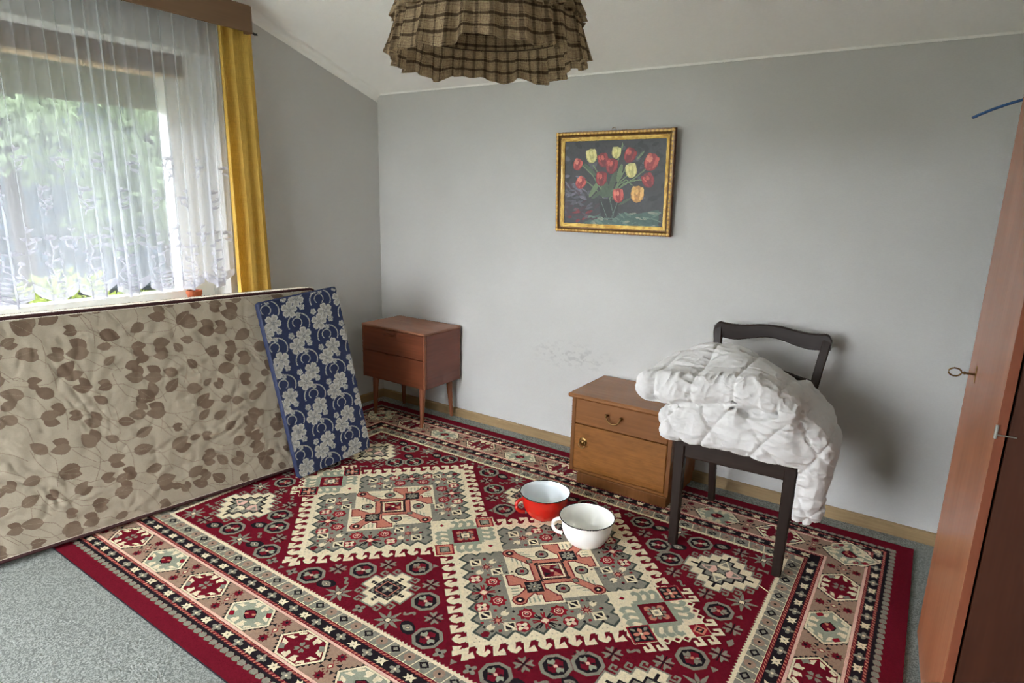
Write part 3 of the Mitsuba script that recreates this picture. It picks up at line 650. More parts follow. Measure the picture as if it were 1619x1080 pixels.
def cloth_fn(c1, c2, fz):
    def fn(p, n, uv):
        g = noise(p.y * 700 + p.x * 500, p.z * 60); h = noise(p.z * fz, p.y * 30)
        w = fbm(p.y * 16, p.z * 5, p.x * 16, 3)
        return mix(C3(c1), C3(c2), 0.45 * g + 0.30 * h + 0.25 * w)
    return proc(fn)
scene['m_drape'] = {'type': 'principledthin', 'base_color': cloth_fn((196, 160, 78), (238, 204, 112), 620), 'roughness': 0.75, 'diff_trans': 0.62, 'spec_trans': 0.0, 'sheen': 0.3, 'eta': 1.3}
D = drape_mesh(-1.215, -0.965, 0.06, PB + 0.05, 0.095, 0.030, 2.6, 110, 60, (0.80, 1.02, -1.215), 5, 1.2)
dk = thing('curtain_drape', 'mustard yellow curtain hanging beside the sheer curtain', 'curtain')
scene[dk] = mikit.ply(grid_mesh(D), 'm_drape', smooth=True)

# sheer net: y along the rail, z down; scalloped hem
CY0, CY1, CZT, CZH = WY0 - 0.12, -1.222, PB + 0.035, 1.078
NF = (CY1 - CY0) / 0.082
cr = np.random.default_rng(11)
cph = cr.uniform(0, 6.28, 6)
def net(y, z):
    """point of the net at rail position y and height z"""
    t = (y - CY0); S = np.clip((CZT - z) / (CZT - 0.98), 0, 1.1)
    a = 2 * np.pi * t / 0.056 + 0.9 * np.sin(t * 9.1 + cph[0]) + 0.5 * np.sin(t * 23.0 + cph[1]) + 0.5 * S * np.sin(t * 5.3 + cph[2])
    am = 0.019 * (0.5 + 0.5 * np.minimum(1.5 * S, 1)) * (0.75 + 0.45 * np.sin(t * 13.0 + cph[3]))
    x = 0.098 + am * np.sin(a) + 0.005 * np.sin(a * 0.5 + cph[4]) + 0.004 * np.sin(t * 40 + z * 3)
    yy = y + (0.0125 + 0.0035 * np.sin(t * 17.0)) * np.cos(a) + 0.010 * (CZT - z) * np.sin(t * 4.4 + cph[5])
    return np.stack([x, yy, z], -1)
SC = 0.158
def hem(y):
    q = ((y - CY1) / SC) % 1.0
    return CZH - 0.100 * np.sqrt(np.clip(np.sin(np.pi * q), 0, 1)) + 0.005 * np.abs(np.sin(q * np.pi * 7))
ny, nz = 1200, 44
yy = np.linspace(CY0, CY1, ny); ss = np.linspace(0, 1, nz)
Y_, S_ = np.meshgrid(yy, ss, indexing='ij')
Z_ = CZT + (hem(Y_) - CZT) * S_
def sheer_bsdf(key, col, opac, dt):
    scene[key] = {'type': 'mask', 'opacity': opac, 'bsdf': {'type': 'principledthin', 'base_color': rgb(col), 'roughness': 0.8, 'diff_trans': dt, 'spec_trans': 0.0, 'eta': 1.2}}
sheer_bsdf('m_net', (214, 217, 222), 0.38, 1.0)
sheer_bsdf('m_lace', (192, 192, 200), 0.76, 1.0)
sc = thing('sheer_curtain', 'white net curtain with embroidered flowers and scalloped lace hem across the window', 'curtain')
put('net', grid_mesh(net(Y_, Z_)), 'm_net', sc, smooth=True)
# embroidery: polygons in (y, z), cut small enough to follow the folds
def lace_unit():
    L = []
    def leafp(x, y, l, w, a): L.append(Polygon(np.array([(0, 0), (l * .3, w), (l * .7, w * .8), (l, 0), (l * .7, -w * .8), (l * .3, -w)]) @ rot2(a).T + (x, y)))
    def bloom(x, y, s, a):
        for k in (-.75, -.25, .25, .75): leafp(x, y, s, s * .22, a + k)
    L.append(stroke([(0.0, .055), (.006, .10), (-.004, .16), (.005, .22), (0, .28)], .0035))
    for k, (h, sgn) in enumerate(((.08, 1), (.105, -1), (.13, 1), (.155, -1), (.18, 1), (.205, -1), (.235, 1))): leafp(0, h, .030, .0058, math.pi / 2 - sgn * .95)
    bloom(0, .275, .026, math.pi / 2)
    for sgn in (1, -1):
        L.append(stroke([(sgn * .002, .12), (sgn * .022, .15), (sgn * .020, .19), (sgn * .030, .215)], .003)); bloom(sgn * .030, .212, .020, math.pi / 2 - sgn * .5)
        L.append(stroke([(sgn * .036, .055), (sgn * .046, .10), (sgn * .034, .14), (sgn * .040, .17)], .0025)); leafp(sgn * .040, .165, .022, .006, math.pi / 2); leafp(sgn * .043, .11, .02, .005, math.pi / 2 + sgn * .8)
        for q in range(3): leafp(sgn * .01, .052 + .018 * q, .034, .006, math.pi / 2 - sgn * (1.25 - .1 * q))
    return L
ups = []
def sprig(x, y, s):
    out = []
    def leafp(a0, b0, l, w, a): out.append(Polygon((np.array([(0, 0), (l * .3, w), (l * .7, w * .8), (l, 0), (l * .7, -w * .8), (l * .3, -w)]) @ rot2(a).T + (a0, b0)) * s + (x, y)))
    out.append(Polygon(np.array(stroke([(0, -.01), (.005, .02), (-.004, .05), (.002, .075)], .0028).exterior.coords) * s + (x, y)))
    for k in (-.8, -.27, .27, .8): leafp(.002, .073, .022, .0045, math.pi / 2 + k)
    for h_, sg in ((.008, 1), (.022, -1), (.036, 1), (.050, -1)): leafp(0, h_, .022, .005, math.pi / 2 - sg * .9)
    for sg in (1, -1):
        out.append(Polygon(np.array(stroke([(0, .012), (sg * .016, .030), (sg * .018, .050)], .0024).exterior.coords) * s + (x, y)))
        for k in (-.5, .1, .6): leafp(sg * .018, .048, .014, .0036, math.pi / 2 + k)
    return out
polys = []
ctr = CY1 - SC / 2
while ctr > CY0:
    hemp = []
    q = np.linspace(0, 1, 29)
    yq = ctr - SC / 2 + q * SC
    lo = hem(yq + 1e-6); up = CZH + 0.012 - 0.062 * np.sin(np.pi * q)
    band = Polygon(list(zip(yq, lo + .001)) + list(zip(yq[::-1], up[::-1]))).buffer(0)
    for k in np.linspace(-.054, .054, 9): band = band.difference(Polygon(ellipse(ctr + k, CZH - 0.058 * math.cos(k * 20) - .004, .0030, .0075, -k * 8, 7)))
    polys.append((band, 0))
    for g in lace_unit(): polys.append((affinity.translate(g, ctr, CZH - 0.085), 0))
    for g in sprig(ctr + SC / 2, CZH + 0.12, 1.4): polys.append((g, 0))
    for (dx, z) in ((0.0, 1.39), (SC / 2, 1.55)):
        for g in sprig(ctr + dx, z, 1.25): polys.append((g, 0))
    ctr -= SC
VV, FF, off = [], [], 0
for g, _ in polys:
    for h in getattr(g, 'geoms', [g]):
        if h.geom_type != 'Polygon' or h.area < 1e-7: continue
        v, f = trimesh.creation.triangulate_polygon(h, engine='earcut')
        v = np.column_stack([v, np.zeros(len(v))])
        v, f = trimesh.remesh.subdivide_to_size(v, f, 0.016)
        keep = (v[:, 0] > CY0) & (v[:, 0] < CY1 + .0005)
        if not keep.all(): continue
        VV.append(net(v[:, 0], v[:, 1]) + (0.0012, 0, 0)); FF.append(f + off); off += len(v)
put('embroidery', trimesh.Trimesh(np.vstack(VV), np.vstack(FF), process=False), 'm_lace', sc, kind='stuff', label='white embroidered stems, flowers and lace edge')

# ------------------------------------------------------------------ mattress leaning under the window
TH = 0.10; yaw = 0.135; Tm = 0.15
l_ = np.array([-math.sin(yaw), -math.cos(yaw), 0.0]); n_ = np.array([math.cos(yaw) * math.cos(TH), -math.sin(yaw) * math.cos(TH), math.sin(TH)])
u_ = np.cross(l_, n_); u_ = u_ if u_[2] > 0 else -u_
o_ = np.array([0.654, -1.043, 0.0275])                       # lower right corner of the front
ML, MH = 2.0, 0.977
bsdf('m_ticking_band', (206, 196, 178), 0.85, 0.15)
bsdf('m_piping', (58, 34, 34), 0.7, 0.2)
PRINT = [(157, 146, 127), (116, 99, 82), (107, 89, 73), (132, 118, 99)]
def weave(p): return 0.90 + 0.10 * noise(p.x * 300 + p.y * 300, p.z * 520) + 0.08 * noise(p.y * 900, p.z * 900)
def quilt_bump(p, n, uv):
    w1 = fbm(p.y * 4, p.z * 4, 0.0, 2); w2 = fbm(p.y * 4 + 7, p.z * 4, 3.0, 2)
    a = noise(p.y * 9 + 5 * w1, p.z * 15 + 4 * w2); b = noise(p.y * 17 + 4 * w2 + p.z * 9, p.z * 12 - p.y * 9 + 5 * w1)
    return 1.2 * dr.abs(a - 0.5) + 0.9 * dr.abs(b - 0.5) + 0.35 * fbm(p.y * 40, p.z * 55, 0.0, 2)
bsdf('m_ticking', palette(PRINT, weave), 0.85, 0.15, quilt_bump, 0.0080, 3e-3)
mt = thing('mattress', 'large beige mattress with brown leaf print leaning under the window', 'mattress')
MF = mat4(o_, l_, u_, n_)                                 # local x along, y up, z out
body = rbox(ML, MH, Tm, 0.020, 20); body.apply_translation((ML / 2, MH / 2, -Tm / 2))
put('body', moved(body, MF), 'm_ticking_band', mt, smooth=40)
def loop(w, h, r, z, k=8):
    pts = []
    for cx, cy, a0 in ((w - r, h - r, 0), (r, h - r, 1), (r, r, 2), (w - r, r, 3)):
        for a in np.linspace(0, math.pi / 2, k): pts.append((cx + r * math.cos(a + a0 * math.pi / 2), cy + r * math.sin(a + a0 * math.pi / 2), z))
    return np.array(pts)
for z in (-0.001, -Tm + 0.001):
    put('piping', moved(tube(loop(ML - .014, MH - .014, .034, z) + (.007, .007, 0), 0.0072, 8, True), MF), 'm_piping', mt, smooth=True, label='dark piping')
pr = Pattern()
face = Polygon(loop(ML - 0.036, MH - 0.036, .02, 0)[:, :2] + 0.018)
lr = np.random.default_rng(21)
def leaf_poly(x, y, L, w, a):
    t = np.linspace(0, 1, 11); up = w * np.sin(np.pi * t ** 0.85) ** .8 * (1 - 0.16 * t)
    e = np.concatenate([np.column_stack([t * L, up]), np.column_stack([t[::-1] * L, -up[::-1]])[1:-1]])
    return Polygon(e @ rot2(a).T + (x, y)).buffer(0)
cells = []
for i in range(24):
    for j in range(12):
        if lr.random() < .88: cells.append((0.04 + 0.084 * i + 0.042 * (j % 2) + lr.uniform(-.024, .024), 0.045 + 0.084 * j + lr.uniform(-.022, .022)))
pr.add(face, 0, 0)
for x, y in cells:
    a = lr.choice([0.1, 0.35, -0.25, 2.9, 3.3, 2.6, 0.8]) + lr.uniform(-.25, .25); L = lr.uniform(.046, .088); w = L * lr.uniform(.31, .39); c = int(lr.choice([1, 1, 2]))
    big = leaf_poly(x, y, L, w, a)
    pair = leaf_poly(x + .25 * L * math.cos(a + 1.2), y + .25 * L * math.sin(a + 1.2), L * .85, w * .85, a + lr.uniform(.25, .6)) if lr.random() < .5 else None
    st = stroke([(x, y), (x - .04 * math.cos(a + .2), y - .04 * math.sin(a + .2)), (x - .10 * math.cos(a + .55), y - .10 * math.sin(a + .55)), (x - .15 * math.cos(a + .7), y - .15 * math.sin(a + .7))], .0024)
    pr.add(st.intersection(face), 3, 1)
    if pair is not None: pr.add(pair.intersection(face), 3 - c if lr.random() < .4 else 2, 2)
    pr.add(big.intersection(face), c, 3)
    if lr.random() < .6: pr.add(stroke([(x + .05 * L * math.cos(a), y + .05 * L * math.sin(a)), (x + .9 * L * math.cos(a), y + .9 * L * math.sin(a))], .0016).intersection(face), 3, 4)
v, f, c, l = pr.flat(); f = up_faces(v, f)
P3 = np.column_stack([v, 0.0008 + 0.00012 * l])
P3 = P3 @ np.array([l_, u_, n_]) + o_
# (l, u, n) is left handed if cross(l, u) = -n
if np.dot(np.cross(l_, u_), n_) < 0: f = f[:, ::-1]
put('printed_cover', trimesh.Trimesh(P3, f, process=False), 'm_ticking', mt, uv=np.column_stack([c + 0.5, np.full(len(c), .5)]), label='beige cover with brown leaves')

# ------------------------------------------------------------------ blue flowered mattress part leaning on it
CB = [(38, 46, 74), (154, 152, 144), (118, 120, 120), (88, 94, 108), (174, 172, 164), (34, 42, 66)]
def brocade(p): return 0.82 + 0.2 * noise(p.y * 420, p.z * 420, p.x * 420) + 0.10 * noise(p.y * 900, p.z * 200)
def brocade_bump(p, n, uv): return fbm(p.y * 30, p.z * 30, p.x * 30, 2) * 2.2 + 0.3 * noise(p.y * 500, p.z * 500)
bsdf('m_brocade', palette(CB, brocade), 0.6, 0.35, brocade_bump, 0.0022, 2e-3)
cw, chh, cth, cphi, cyaw, ct = 0.465, 0.955, 0.160, 0.100, 0.140, 0.045
nn = np.array([math.cos(cth) * math.cos(cyaw), -math.cos(cth) * math.sin(cyaw), math.sin(cth)])
hx = np.array([math.sin(cyaw), math.cos(cyaw), 0.0]); up = np.cross(nn, hx); up = up if up[2] > 0 else -up
ca = math.cos(cphi) * hx + math.sin(cphi) * up; cb = -math.sin(cphi) * hx + math.cos(cphi) * up
co = np.array([0.744, -1.337, 0.0215])
CF = mat4(co, ca, cb, np.cross(ca, cb)); sgn = np.sign(np.dot(np.cross(ca, cb), nn))
cu = thing('mattress_cushion', 'narrow blue mattress cushion with silver grey flowers leaning on the beige mattress', 'mattress cushion')
body = rbox(cw, chh, ct, 0.018, 20); body.apply_translation((cw / 2, chh / 2, -sgn * ct / 2))
bm = moved(body, CF); bm = trimesh.graph.smooth_shade(bm, angle=0.7, facet_minarea=None)
put('body', bm, 'm_brocade', cu, smooth=True, uv=np.full((len(bm.vertices), 2), 0.5))
cface = Polygon(loop(cw - .012, chh - .012, .03, 0)[:, :2] + .006)
pc = Pattern(); pc.add(cface, 0, 0)
def blossom(x, y, r, a):
    out = [(Point(x, y).buffer(r * .36, quad_segs=2), 2, 3)]
    for k in range(5):
        b = a + k * 2 * math.pi / 5
        pet = Polygon(np.array([(0, 0), (.40, .34), (.78, .40), (1.0, .22), (.94, .06), (1.0, -.18), (.78, -.40), (.40, -.34)]) * r @ rot2(b).T + (x, y))
        out.append((pet.buffer(.0022), 3, 2)); out.append((pet.buffer(-.0004), 4, 3))
        inn = Polygon(np.array([(.12, 0), (.45, .20), (.80, .24), (.80, -.24), (.45, -.20)]) * r @ rot2(b).T + (x, y)); out.append((inn, 1, 4))
        out.append((stroke([(x + .1 * r * math.cos(b), y + .1 * r * math.sin(b)), (x + .66 * r * math.cos(b), y + .66 * r * math.sin(b))], .0018), 2, 5))
    return out
def swirl(x, y, s, flip):
    t = np.linspace(0, 1, 26); ang = 3.4 - 4.9 * t; r = s * (1.0 - 0.78 * t)
    pts = np.column_stack([x + flip * r * np.cos(ang), y + r * np.sin(ang)])
    return [(stroke(pts, .0075), 3, 1), (stroke(pts, .004), 1, 2)]
per, col = 0.196, 0.152
def scroll(x, y, s):
    t = np.linspace(0, 1, 26); A = 3.5 - 4.1 * t; B = 4.0 - 5.2 * t
    arc = np.column_stack([x + s * np.cos(A), y + .88 * s * np.sin(A)]); cur = np.column_stack([x - .12 * s + .42 * s * np.cos(B), y + .12 * s + .40 * s * np.sin(B)])
    return [(stroke(arc, .0095), 3, 1), (stroke(arc, .0050), 1, 2), (stroke(cur, .0080), 3, 1), (stroke(cur, .0042), 1, 2)]
for i in range(-1, 5):
    for j in range(-1, 7):
        x = 0.182 + col * (i - 1); y = 0.030 + per * j + (0.5 * per if i % 2 else 0.0)
        items = (scroll(x + 0.012, y + .088, .062) + blossom(x + .026, y + .024, .045, .3 + i + .5 * j) + blossom(x - .024, y - .026, .045, 1.1 + j)
                 + blossom(x - .044, y + .034, .017, .9) + blossom(x + .048, y - .024, .017, .2) + blossom(x + .018, y - .062, .014, .5))
        for g, c, l in items: pc.add(g.intersection(cface), c, l)
v, f, c, l = pc.flat(); f = up_faces(v, f)
if sgn < 0: f = f[:, ::-1]
P3 = v[:, :1] * ca + v[:, 1:] * cb + co + nn * (0.0008 + 0.00012 * l)[:, None]
put('printed_cover', trimesh.Trimesh(P3, f, process=False), 'm_brocade', cu, uv=np.column_stack([c + .5, np.full(len(c), .5)]), label='blue cover with grey flowers and scrolls')

# ------------------------------------------------------------------ bedside cabinet on tapered legs
ns = thing('bedside_cabinet', 'reddish brown bedside cabinet on tapered legs in the corner', 'cabinet')
x0, x1, y0, y1, z0, z1 = 0.205, 0.770, -0.385, -0.022, 0.285, 0.657
put('body', bx(x0, y0 + 0.020, z0, x1, y1, z1 - 0.017, 0.003), 'm_teak', ns)
put('top', bx(x0 - .002, y0 - .004, z1 - 0.0165, x1 + .002, y1, z1, 0.004), 'm_teak_top', ns)
def pull(cx, cy, cz, w=0.052, h=0.010):
    s = m3.Manifold.sphere(1.0, 40).scale((w, 0.016, h)).translate((cx, cy, cz)); return s
def panel(xa, za, xb, zb, yf, cut):
    b = trimesh.Trimesh(*[np.asarray(q) for q in (bx(xa, yf, za, xb, yf + 0.019, zb, 0.002).vertices, bx(xa, yf, za, xb, yf + 0.019, zb, 0.002).faces)], process=True)
    mm = m3.Manifold(m3.Mesh(np.asarray(b.vertices, np.float32), np.asarray(b.faces, np.uint32)))
    return tm(mm - cut)
for za, zb, hz in ((0.478, 0.638, 0.607), (0.288, 0.475, 0.478)):
    put('drawer_front', panel(x0 + .012, za, x1 - .012, zb, y0, pull(0.455, y0 - .002, hz)), 'm_teak_front', ns, smooth=30)
for q in (x0, x1 - .011): put('frame_edge', bx(q, y0 - .001, z0, q + .011, y0 + .0198, z1 - .017, .002), 'm_teak_leg', ns)
def tleg(xt, yt, xb, yb, zt, rt, rb):
    t = np.linspace(0, 1, 9)
    return tube(np.column_stack([xt + (xb - xt) * t, yt + (yb - yt) * t, zt * (1 - t) + 0.0135 * t]), rt + (rb - rt) * t, 14)
for xt, yt, xb, yb in ((x1 - .060, y0 + .045, x1 - .055, y0 + .030), (x0 + .075, y0 + .045, x0 + .070, y0 + .040), (x1 - .06, y1 - .05, x1 - .048, y1 - .035), (x0 + .075, y1 - .05, x0 + .075, y1 - .045)):
    put('leg', tleg(xt, yt, xb, yb, z0 + .004, .022, .011), 'm_teak_leg', ns, smooth=50)

# ------------------------------------------------------------------ low oak cabinet with drawer and door
oc = thing('oak_cabinet', 'low oak bedside cabinet with one drawer and a door beside the chair', 'cabinet')
a0, a1, b0, b1 = 1.866, 2.425, -0.440, -0.022
put('top', bx(a0 - .020, b0 - .012, 0.485, a1 + .012, b1, 0.508, 0.006), 'm_oak_top', oc)
put('side_panel', bx(a0, b0 + .004, 0.070, a0 + .022, b1, 0.4848, 0.002), 'm_oak_upright', oc)
put('side_panel', bx(a1 - .022, b0 + .004, 0.070, a1, b1, 0.4848, 0.002), 'm_oak_upright', oc)
put('carcass', cat(bx(a0 + .023, b0 + .03, 0.0755, a1 - .023, b1 - .002, .484, .001), bx(a0 + .023, b0 + .006, .0705, a1 - .023, b0 + .05, .0845, .001)), 'm_oak', oc)
put('plinth', bx(a0 + .050, b0 - .002, 0.0115, a1 - .004, b1 - .01, 0.0698, 0.004), 'm_oak_upright', oc)
d = put('drawer', bx(a0 + .0235, b0 + .002, 0.345, a1 - .0235, b0 + .029, 0.482, 0.003), 'm_oak', oc)
hxc, hz = 2.115, 0.413
hp = [(hxc + .038 * math.cos(t), b0 - .016 - .004 * math.sin(t), hz + .012 - .034 * math.sin(t)) for t in np.linspace(0.0, math.pi, 15)]
put('handle', cat(tube(hp, .0035, 8), *[moved(trimesh.creation.icosphere(2, .009), mat4(np.array((hxc + s * .040, b0 - .014, hz + .014)), *np.eye(3))) for s in (-1, 1)],
                  *[tube([(hxc + s * .040, b0 + .003, hz + .014), (hxc + s * .040, b0 - .014, hz + .014)], .005, 10) for s in (-1, 1)]), 'm_dark_brass', d, smooth=40, label='curved brass drop handle')
dd = put('door', bx(a0 + .0235, b0 + .002, 0.088, a1 - .0235, b0 + .029, 0.341, 0.003), 'm_oak_veneer', oc)
kx, kz = 1.945, 0.250
put('ring_pull', cat(moved(lathe([(0.0, -.002), (.021, -.002), (.023, .001), (.019, .004), (.008, .005), (.007, .016), (0, .018)], 24), mat4(np.array((kx, b0 + .001, kz)), (1, 0, 0), (0, 0, 1), (0, -1, 0))),
                     tube([(kx + .019 * math.sin(t), b0 - .015 - .004 * math.cos(t), kz - .014 - .019 * math.cos(t) + .004) for t in np.linspace(0, 2 * math.pi, 19)[:-1]], .003, 7, True)), 'm_dark_brass', dd, smooth=40, label='round brass ring pull')

# ------------------------------------------------------------------ chair
ch = thing('chair', 'dark wooden chair with open curved back piled with the white duvet', 'chair')
cyw = 0.04; cc = np.array([2.770, -0.455]); Rz = rot2(cyw)
def cp(x, y, z): q = Rz @ np.array([x, y]); return np.array([cc[0] + q[0], cc[1] + q[1], z])
def bar(p, q, w, d, up=(0, 0, 1), t=1.0):
    """square section bar with eased edges; w across, d deep, scaled by t at its end"""
    p, q = np.array(p), np.array(q); e = (q - p) / np.linalg.norm(q - p); a = np.cross(np.array(up, float), e); a /= np.linalg.norm(a); b = np.cross(e, a)
    pts = []; c = .18
    for o, s in ((p, 1.0), (q, t)):
        for i, j in ((1, 1 - c), (1 - c, 1), (-1 + c, 1), (-1, 1 - c), (-1, -1 + c), (-1 + c, -1), (1 - c, -1), (1, -1 + c)): pts.append(o + a * i * w / 2 * s + b * j * d / 2 * s)
    return tm(m3.Manifold.hull_points(np.array(pts)))
Yv = (math.sin(cyw), -math.cos(cyw), 0)
for s in (-1, 1):
    put('leg', bar(cp(s * .222, -.262, .495), cp(s * .218, -.262, .0135), .046, .042, (0, 1, 0), .78), 'm_dark_wood', ch)
    put('leg', bar(cp(s * .190, .190, .485), cp(s * .182, .262, .0135), .036, .036, (0, 1, 0), .85), 'm_dark_wood', ch)
# the seat frame and the seat board
put('apron', bar(cp(-.205, -.262, .462), cp(.205, -.262, .462), .024, .056), 'm_dark_wood_rail', ch)
put('apron', bar(cp(-.176, .190, .462), cp(.176, .190, .462), .022, .056), 'm_dark_wood_rail', ch)
for s in (-1, 1): put('apron', bar(cp(s * .214, -.245, .462), cp(s * .188, .178, .462), .022, .056), 'm_dark_wood', ch)
seat = Polygon([tuple(Rz @ np.array(q) + cc) for q in ((-.245, -.288), (.245, -.288), (.208, .175), (-.208, .175))]).buffer(-.015).buffer(.015)
put('seat', prism(seat, .018, .4905), 'm_dark_wood_rail', ch)
for s in (-1, 1):
    z = np.linspace(.475, .915, 12); t = (z - .475) / .44
    put('back_post', cat(*[bar(cp(s * (.192 + .052 * t[i]), .192 + .115 * t[i] ** 1.3, z[i]), cp(s * (.192 + .052 * t[i + 1]), .192 + .115 * t[i + 1] ** 1.3, z[i + 1] + .002), .036, .030, (0, 1, 0)) for i in range(11)]), 'm_dark_wood', ch)
def rail(zc, hgt, half, wave, yb, n=33):
    x = np.linspace(-half, half, n); s = x / half
    top_ = zc + hgt / 2 + wave * (np.cos(s * math.pi) * .5 + .5) - .012 * np.clip((np.abs(s) - .86) / .14, 0, 1) ** 2 * 2
    bot_ = zc - hgt / 2 + wave * 1.0 * (np.cos(s * math.pi) * .5 + .5) * -0.4 + .010 * np.abs(s) ** 4
    y = yb + .020 * (1 - s * s)
    ring = lambda i: [cp(x[i], y[i] - .013, bot_[i] + .004), cp(x[i], y[i] - .009, bot_[i]), cp(x[i], y[i] + .009, bot_[i]), cp(x[i], y[i] + .013, bot_[i] + .004), cp(x[i], y[i] + .013, top_[i] - .006), cp(x[i], y[i] + .007, top_[i]), cp(x[i], y[i] - .007, top_[i]), cp(x[i], y[i] - .013, top_[i] - .006)]
    V = np.array([ring(i) for i in range(n)]).reshape(-1, 3); F = []
    for i in range(n - 1):
        for q in range(8): F += [(i * 8 + q, i * 8 + (q + 1) % 8, (i + 1) * 8 + (q + 1) % 8), (i * 8 + q, (i + 1) * 8 + (q + 1) % 8, (i + 1) * 8 + q)]
    F += [(0, q + 1, q) for q in range(1, 7)] + [((n - 1) * 8, (n - 1) * 8 + q, (n - 1) * 8 + q + 1) for q in range(1, 7)]
    m = trimesh.Trimesh(V, F, process=False); m.fix_normals(); return m
def top_rail():
    half = .262; n = 41; x = np.linspace(-half, half, n); s = x / half
    wv = .010 * np.cos(s * math.pi * 1.5) ; drop = .034 * np.clip((np.abs(s) - .90) / .10, 0, 1) ** 2
    tz = .938 + wv + .006 * np.abs(s) - drop; bz = .872 + 1.5 * wv - .016 * np.clip(np.abs(s) - .8, 0, 1) * 5 * .4
    y = .300 + .018 * (1 - s * s)
    V, F = [], []
    for i in range(n):
        V += [cp(x[i], y[i] - .014, bz[i] + .004), cp(x[i], y[i] - .010, bz[i]), cp(x[i], y[i] + .010, bz[i]), cp(x[i], y[i] + .014, bz[i] + .004), cp(x[i], y[i] + .014, tz[i] - .006), cp(x[i], y[i] + .007, tz[i]), cp(x[i], y[i] - .007, tz[i]), cp(x[i], y[i] - .014, tz[i] - .006)]
    for i in range(n - 1):
        for q in range(8): F += [(i * 8 + q, i * 8 + (q + 1) % 8, (i + 1) * 8 + (q + 1) % 8), (i * 8 + q, (i + 1) * 8 + (q + 1) % 8, (i + 1) * 8 + q)]
    F += [(0, q + 1, q) for q in range(1, 7)] + [((n - 1) * 8, (n - 1) * 8 + q, (n - 1) * 8 + q + 1) for q in range(1, 7)]
    m = trimesh.Trimesh(np.array(V), F, process=False); m.fix_normals(); return m
put('top_rail', top_rail(), 'm_dark_wood_rail', ch, smooth=40)
put('back_rail', rail(.692, .074, .226, .030, .236), 'm_dark_wood_rail', ch, smooth=40)

# ------------------------------------------------------------------ enamel chamber pots
def pot(name, label, cx, cy, sc, ang, m_out, m_in, m_rim, m_handle):
    p = thing(name, label, 'chamber pot')
    R, H, zf = .106 * sc, .118 * sc, .0125
    outp = [(0, zf), (.050 * sc, zf), (.058 * sc, zf + .004), (.077 * sc, zf + .022 * sc), (.0925 * sc, zf + .052 * sc), (.0985 * sc, zf + .078 * sc), (.100 * sc, zf + .104 * sc), (.1075 * sc, zf + H - .003)]
    inp = [(.1065 * sc, zf + H - .0025), (.097 * sc, zf + .104 * sc), (.0955 * sc, zf + .078 * sc), (.0895 * sc, zf + .052 * sc), (.074 * sc, zf + .025 * sc), (.054 * sc, zf + .007), (0, zf + .006)]
    from scipy.interpolate import PchipInterpolator
    def fine(q):
        q = np.array(q); s = np.concatenate([[0], np.cumsum(np.linalg.norm(np.diff(q, axis=0), axis=1))]); t = np.linspace(0, s[-1], 36)
        return np.column_stack([PchipInterpolator(s, q[:, 0])(t), PchipInterpolator(s, q[:, 1])(t)])
    put('bowl', lathe(fine(outp), 72, (cx, cy, 0)), m_out, p, smooth=True)
    put('lining', lathe(fine(inp), 72, (cx, cy, 0)), m_in, p, smooth=True)
    t = np.linspace(0, 2 * math.pi, 73)[:-1]
    put('rim', tube(np.column_stack([cx + .1080 * sc * np.cos(t), cy + .1080 * sc * np.sin(t), np.full(72, zf + H - .003)]), .0021, 8, True), m_rim, p, smooth=True, label='thin black rim')
    e = np.array([math.cos(ang), math.sin(ang), 0]); hp = []
    for s in np.linspace(0, 1, 17):
        a = math.pi * (s - .5); hp.append(np.array([cx, cy, 0]) + e * ((.094 + .004 * math.sin(a)) * sc + .040 * sc * math.cos(a) ** .8 if abs(math.cos(a)) > 1e-6 else .094 * sc) + np.array([0, 0, zf + .066 * sc + .031 * sc * math.sin(a)]))
    put('handle', tube(hp, .0072 * sc, 10), m_handle, p, smooth=True)
    return p
pot('chamber_pot', 'red enamel chamber pot with white inside on the rug, behind the white one', 1.972, -0.866, 1.10, math.radians(-125), 'm_enamel_red', 'm_enamel_cool', 'm_black', 'm_enamel_red')
pot('chamber_pot', 'all white enamel chamber pot with thin dark rim, in front of the red one', 2.247, -0.962, 1.12, math.radians(208), 'm_enamel_white', 'm_enamel_white', 'm_black', 'm_enamel_white')

# ------------------------------------------------------------------ a straw on the rug
bsdf('m_straw', (226, 208, 168), 0.6, 0.3)
k = thing('straw', 'thin pale straw lying on the right part of the rug', 'straw')
scene[k] = mikit.ply(tube([(2.957, -.829, .0145), (2.985, -.846, .0155), (3.010, -.860, .0145)], .0016, 6), 'm_straw')

# ------------------------------------------------------------------ framed painting
pw, ph_ = 0.695, 0.548
tilt = math.radians(3.2)
pc0 = np.array([1.834, -0.012, 1.325])
PX, PU = np.array([1.0, 0, 0]), np.array([0.0, -math.sin(tilt), math.cos(tilt)]); PN = np.cross(PX, PU)      # PN points to the room (-y)
PX = math.cos(.004) * PX + math.sin(.004) * PU; PU = np.cross(PN, PX)
PF = mat4(pc0 - PX * pw / 2 + PN * 0.0, PX, PU, PN)
pic = thing('framed_painting', 'gilt framed still life painting of red and yellow tulips on the back wall', 'painting')
def gold_fn(p, n, uv):
    g = fbm(p.x * 60, p.z * 60, p.y * 60, 3); return mix(C3((200, 150, 60)), C3((244, 212, 120)), smoothstep(.25, .7, g))
bsdf('m_gold', proc(gold_fn), 0.3, 0.8, metallic=0.08)
def darkgold_fn(p, n, uv):
    g = fbm(p.x * 80, p.z * 80, p.y * 80, 3); return mix(C3((70, 44, 20)), C3((120, 84, 34)), g)
bsdf('m_gold_dark', proc(darkgold_fn), 0.4, 0.5, metallic=0.4)
bsdf('m_gold_mid', (150, 106, 44), 0.34, 0.7)
bsdf('m_frame_back', (86, 50, 34), 0.6, 0.3)
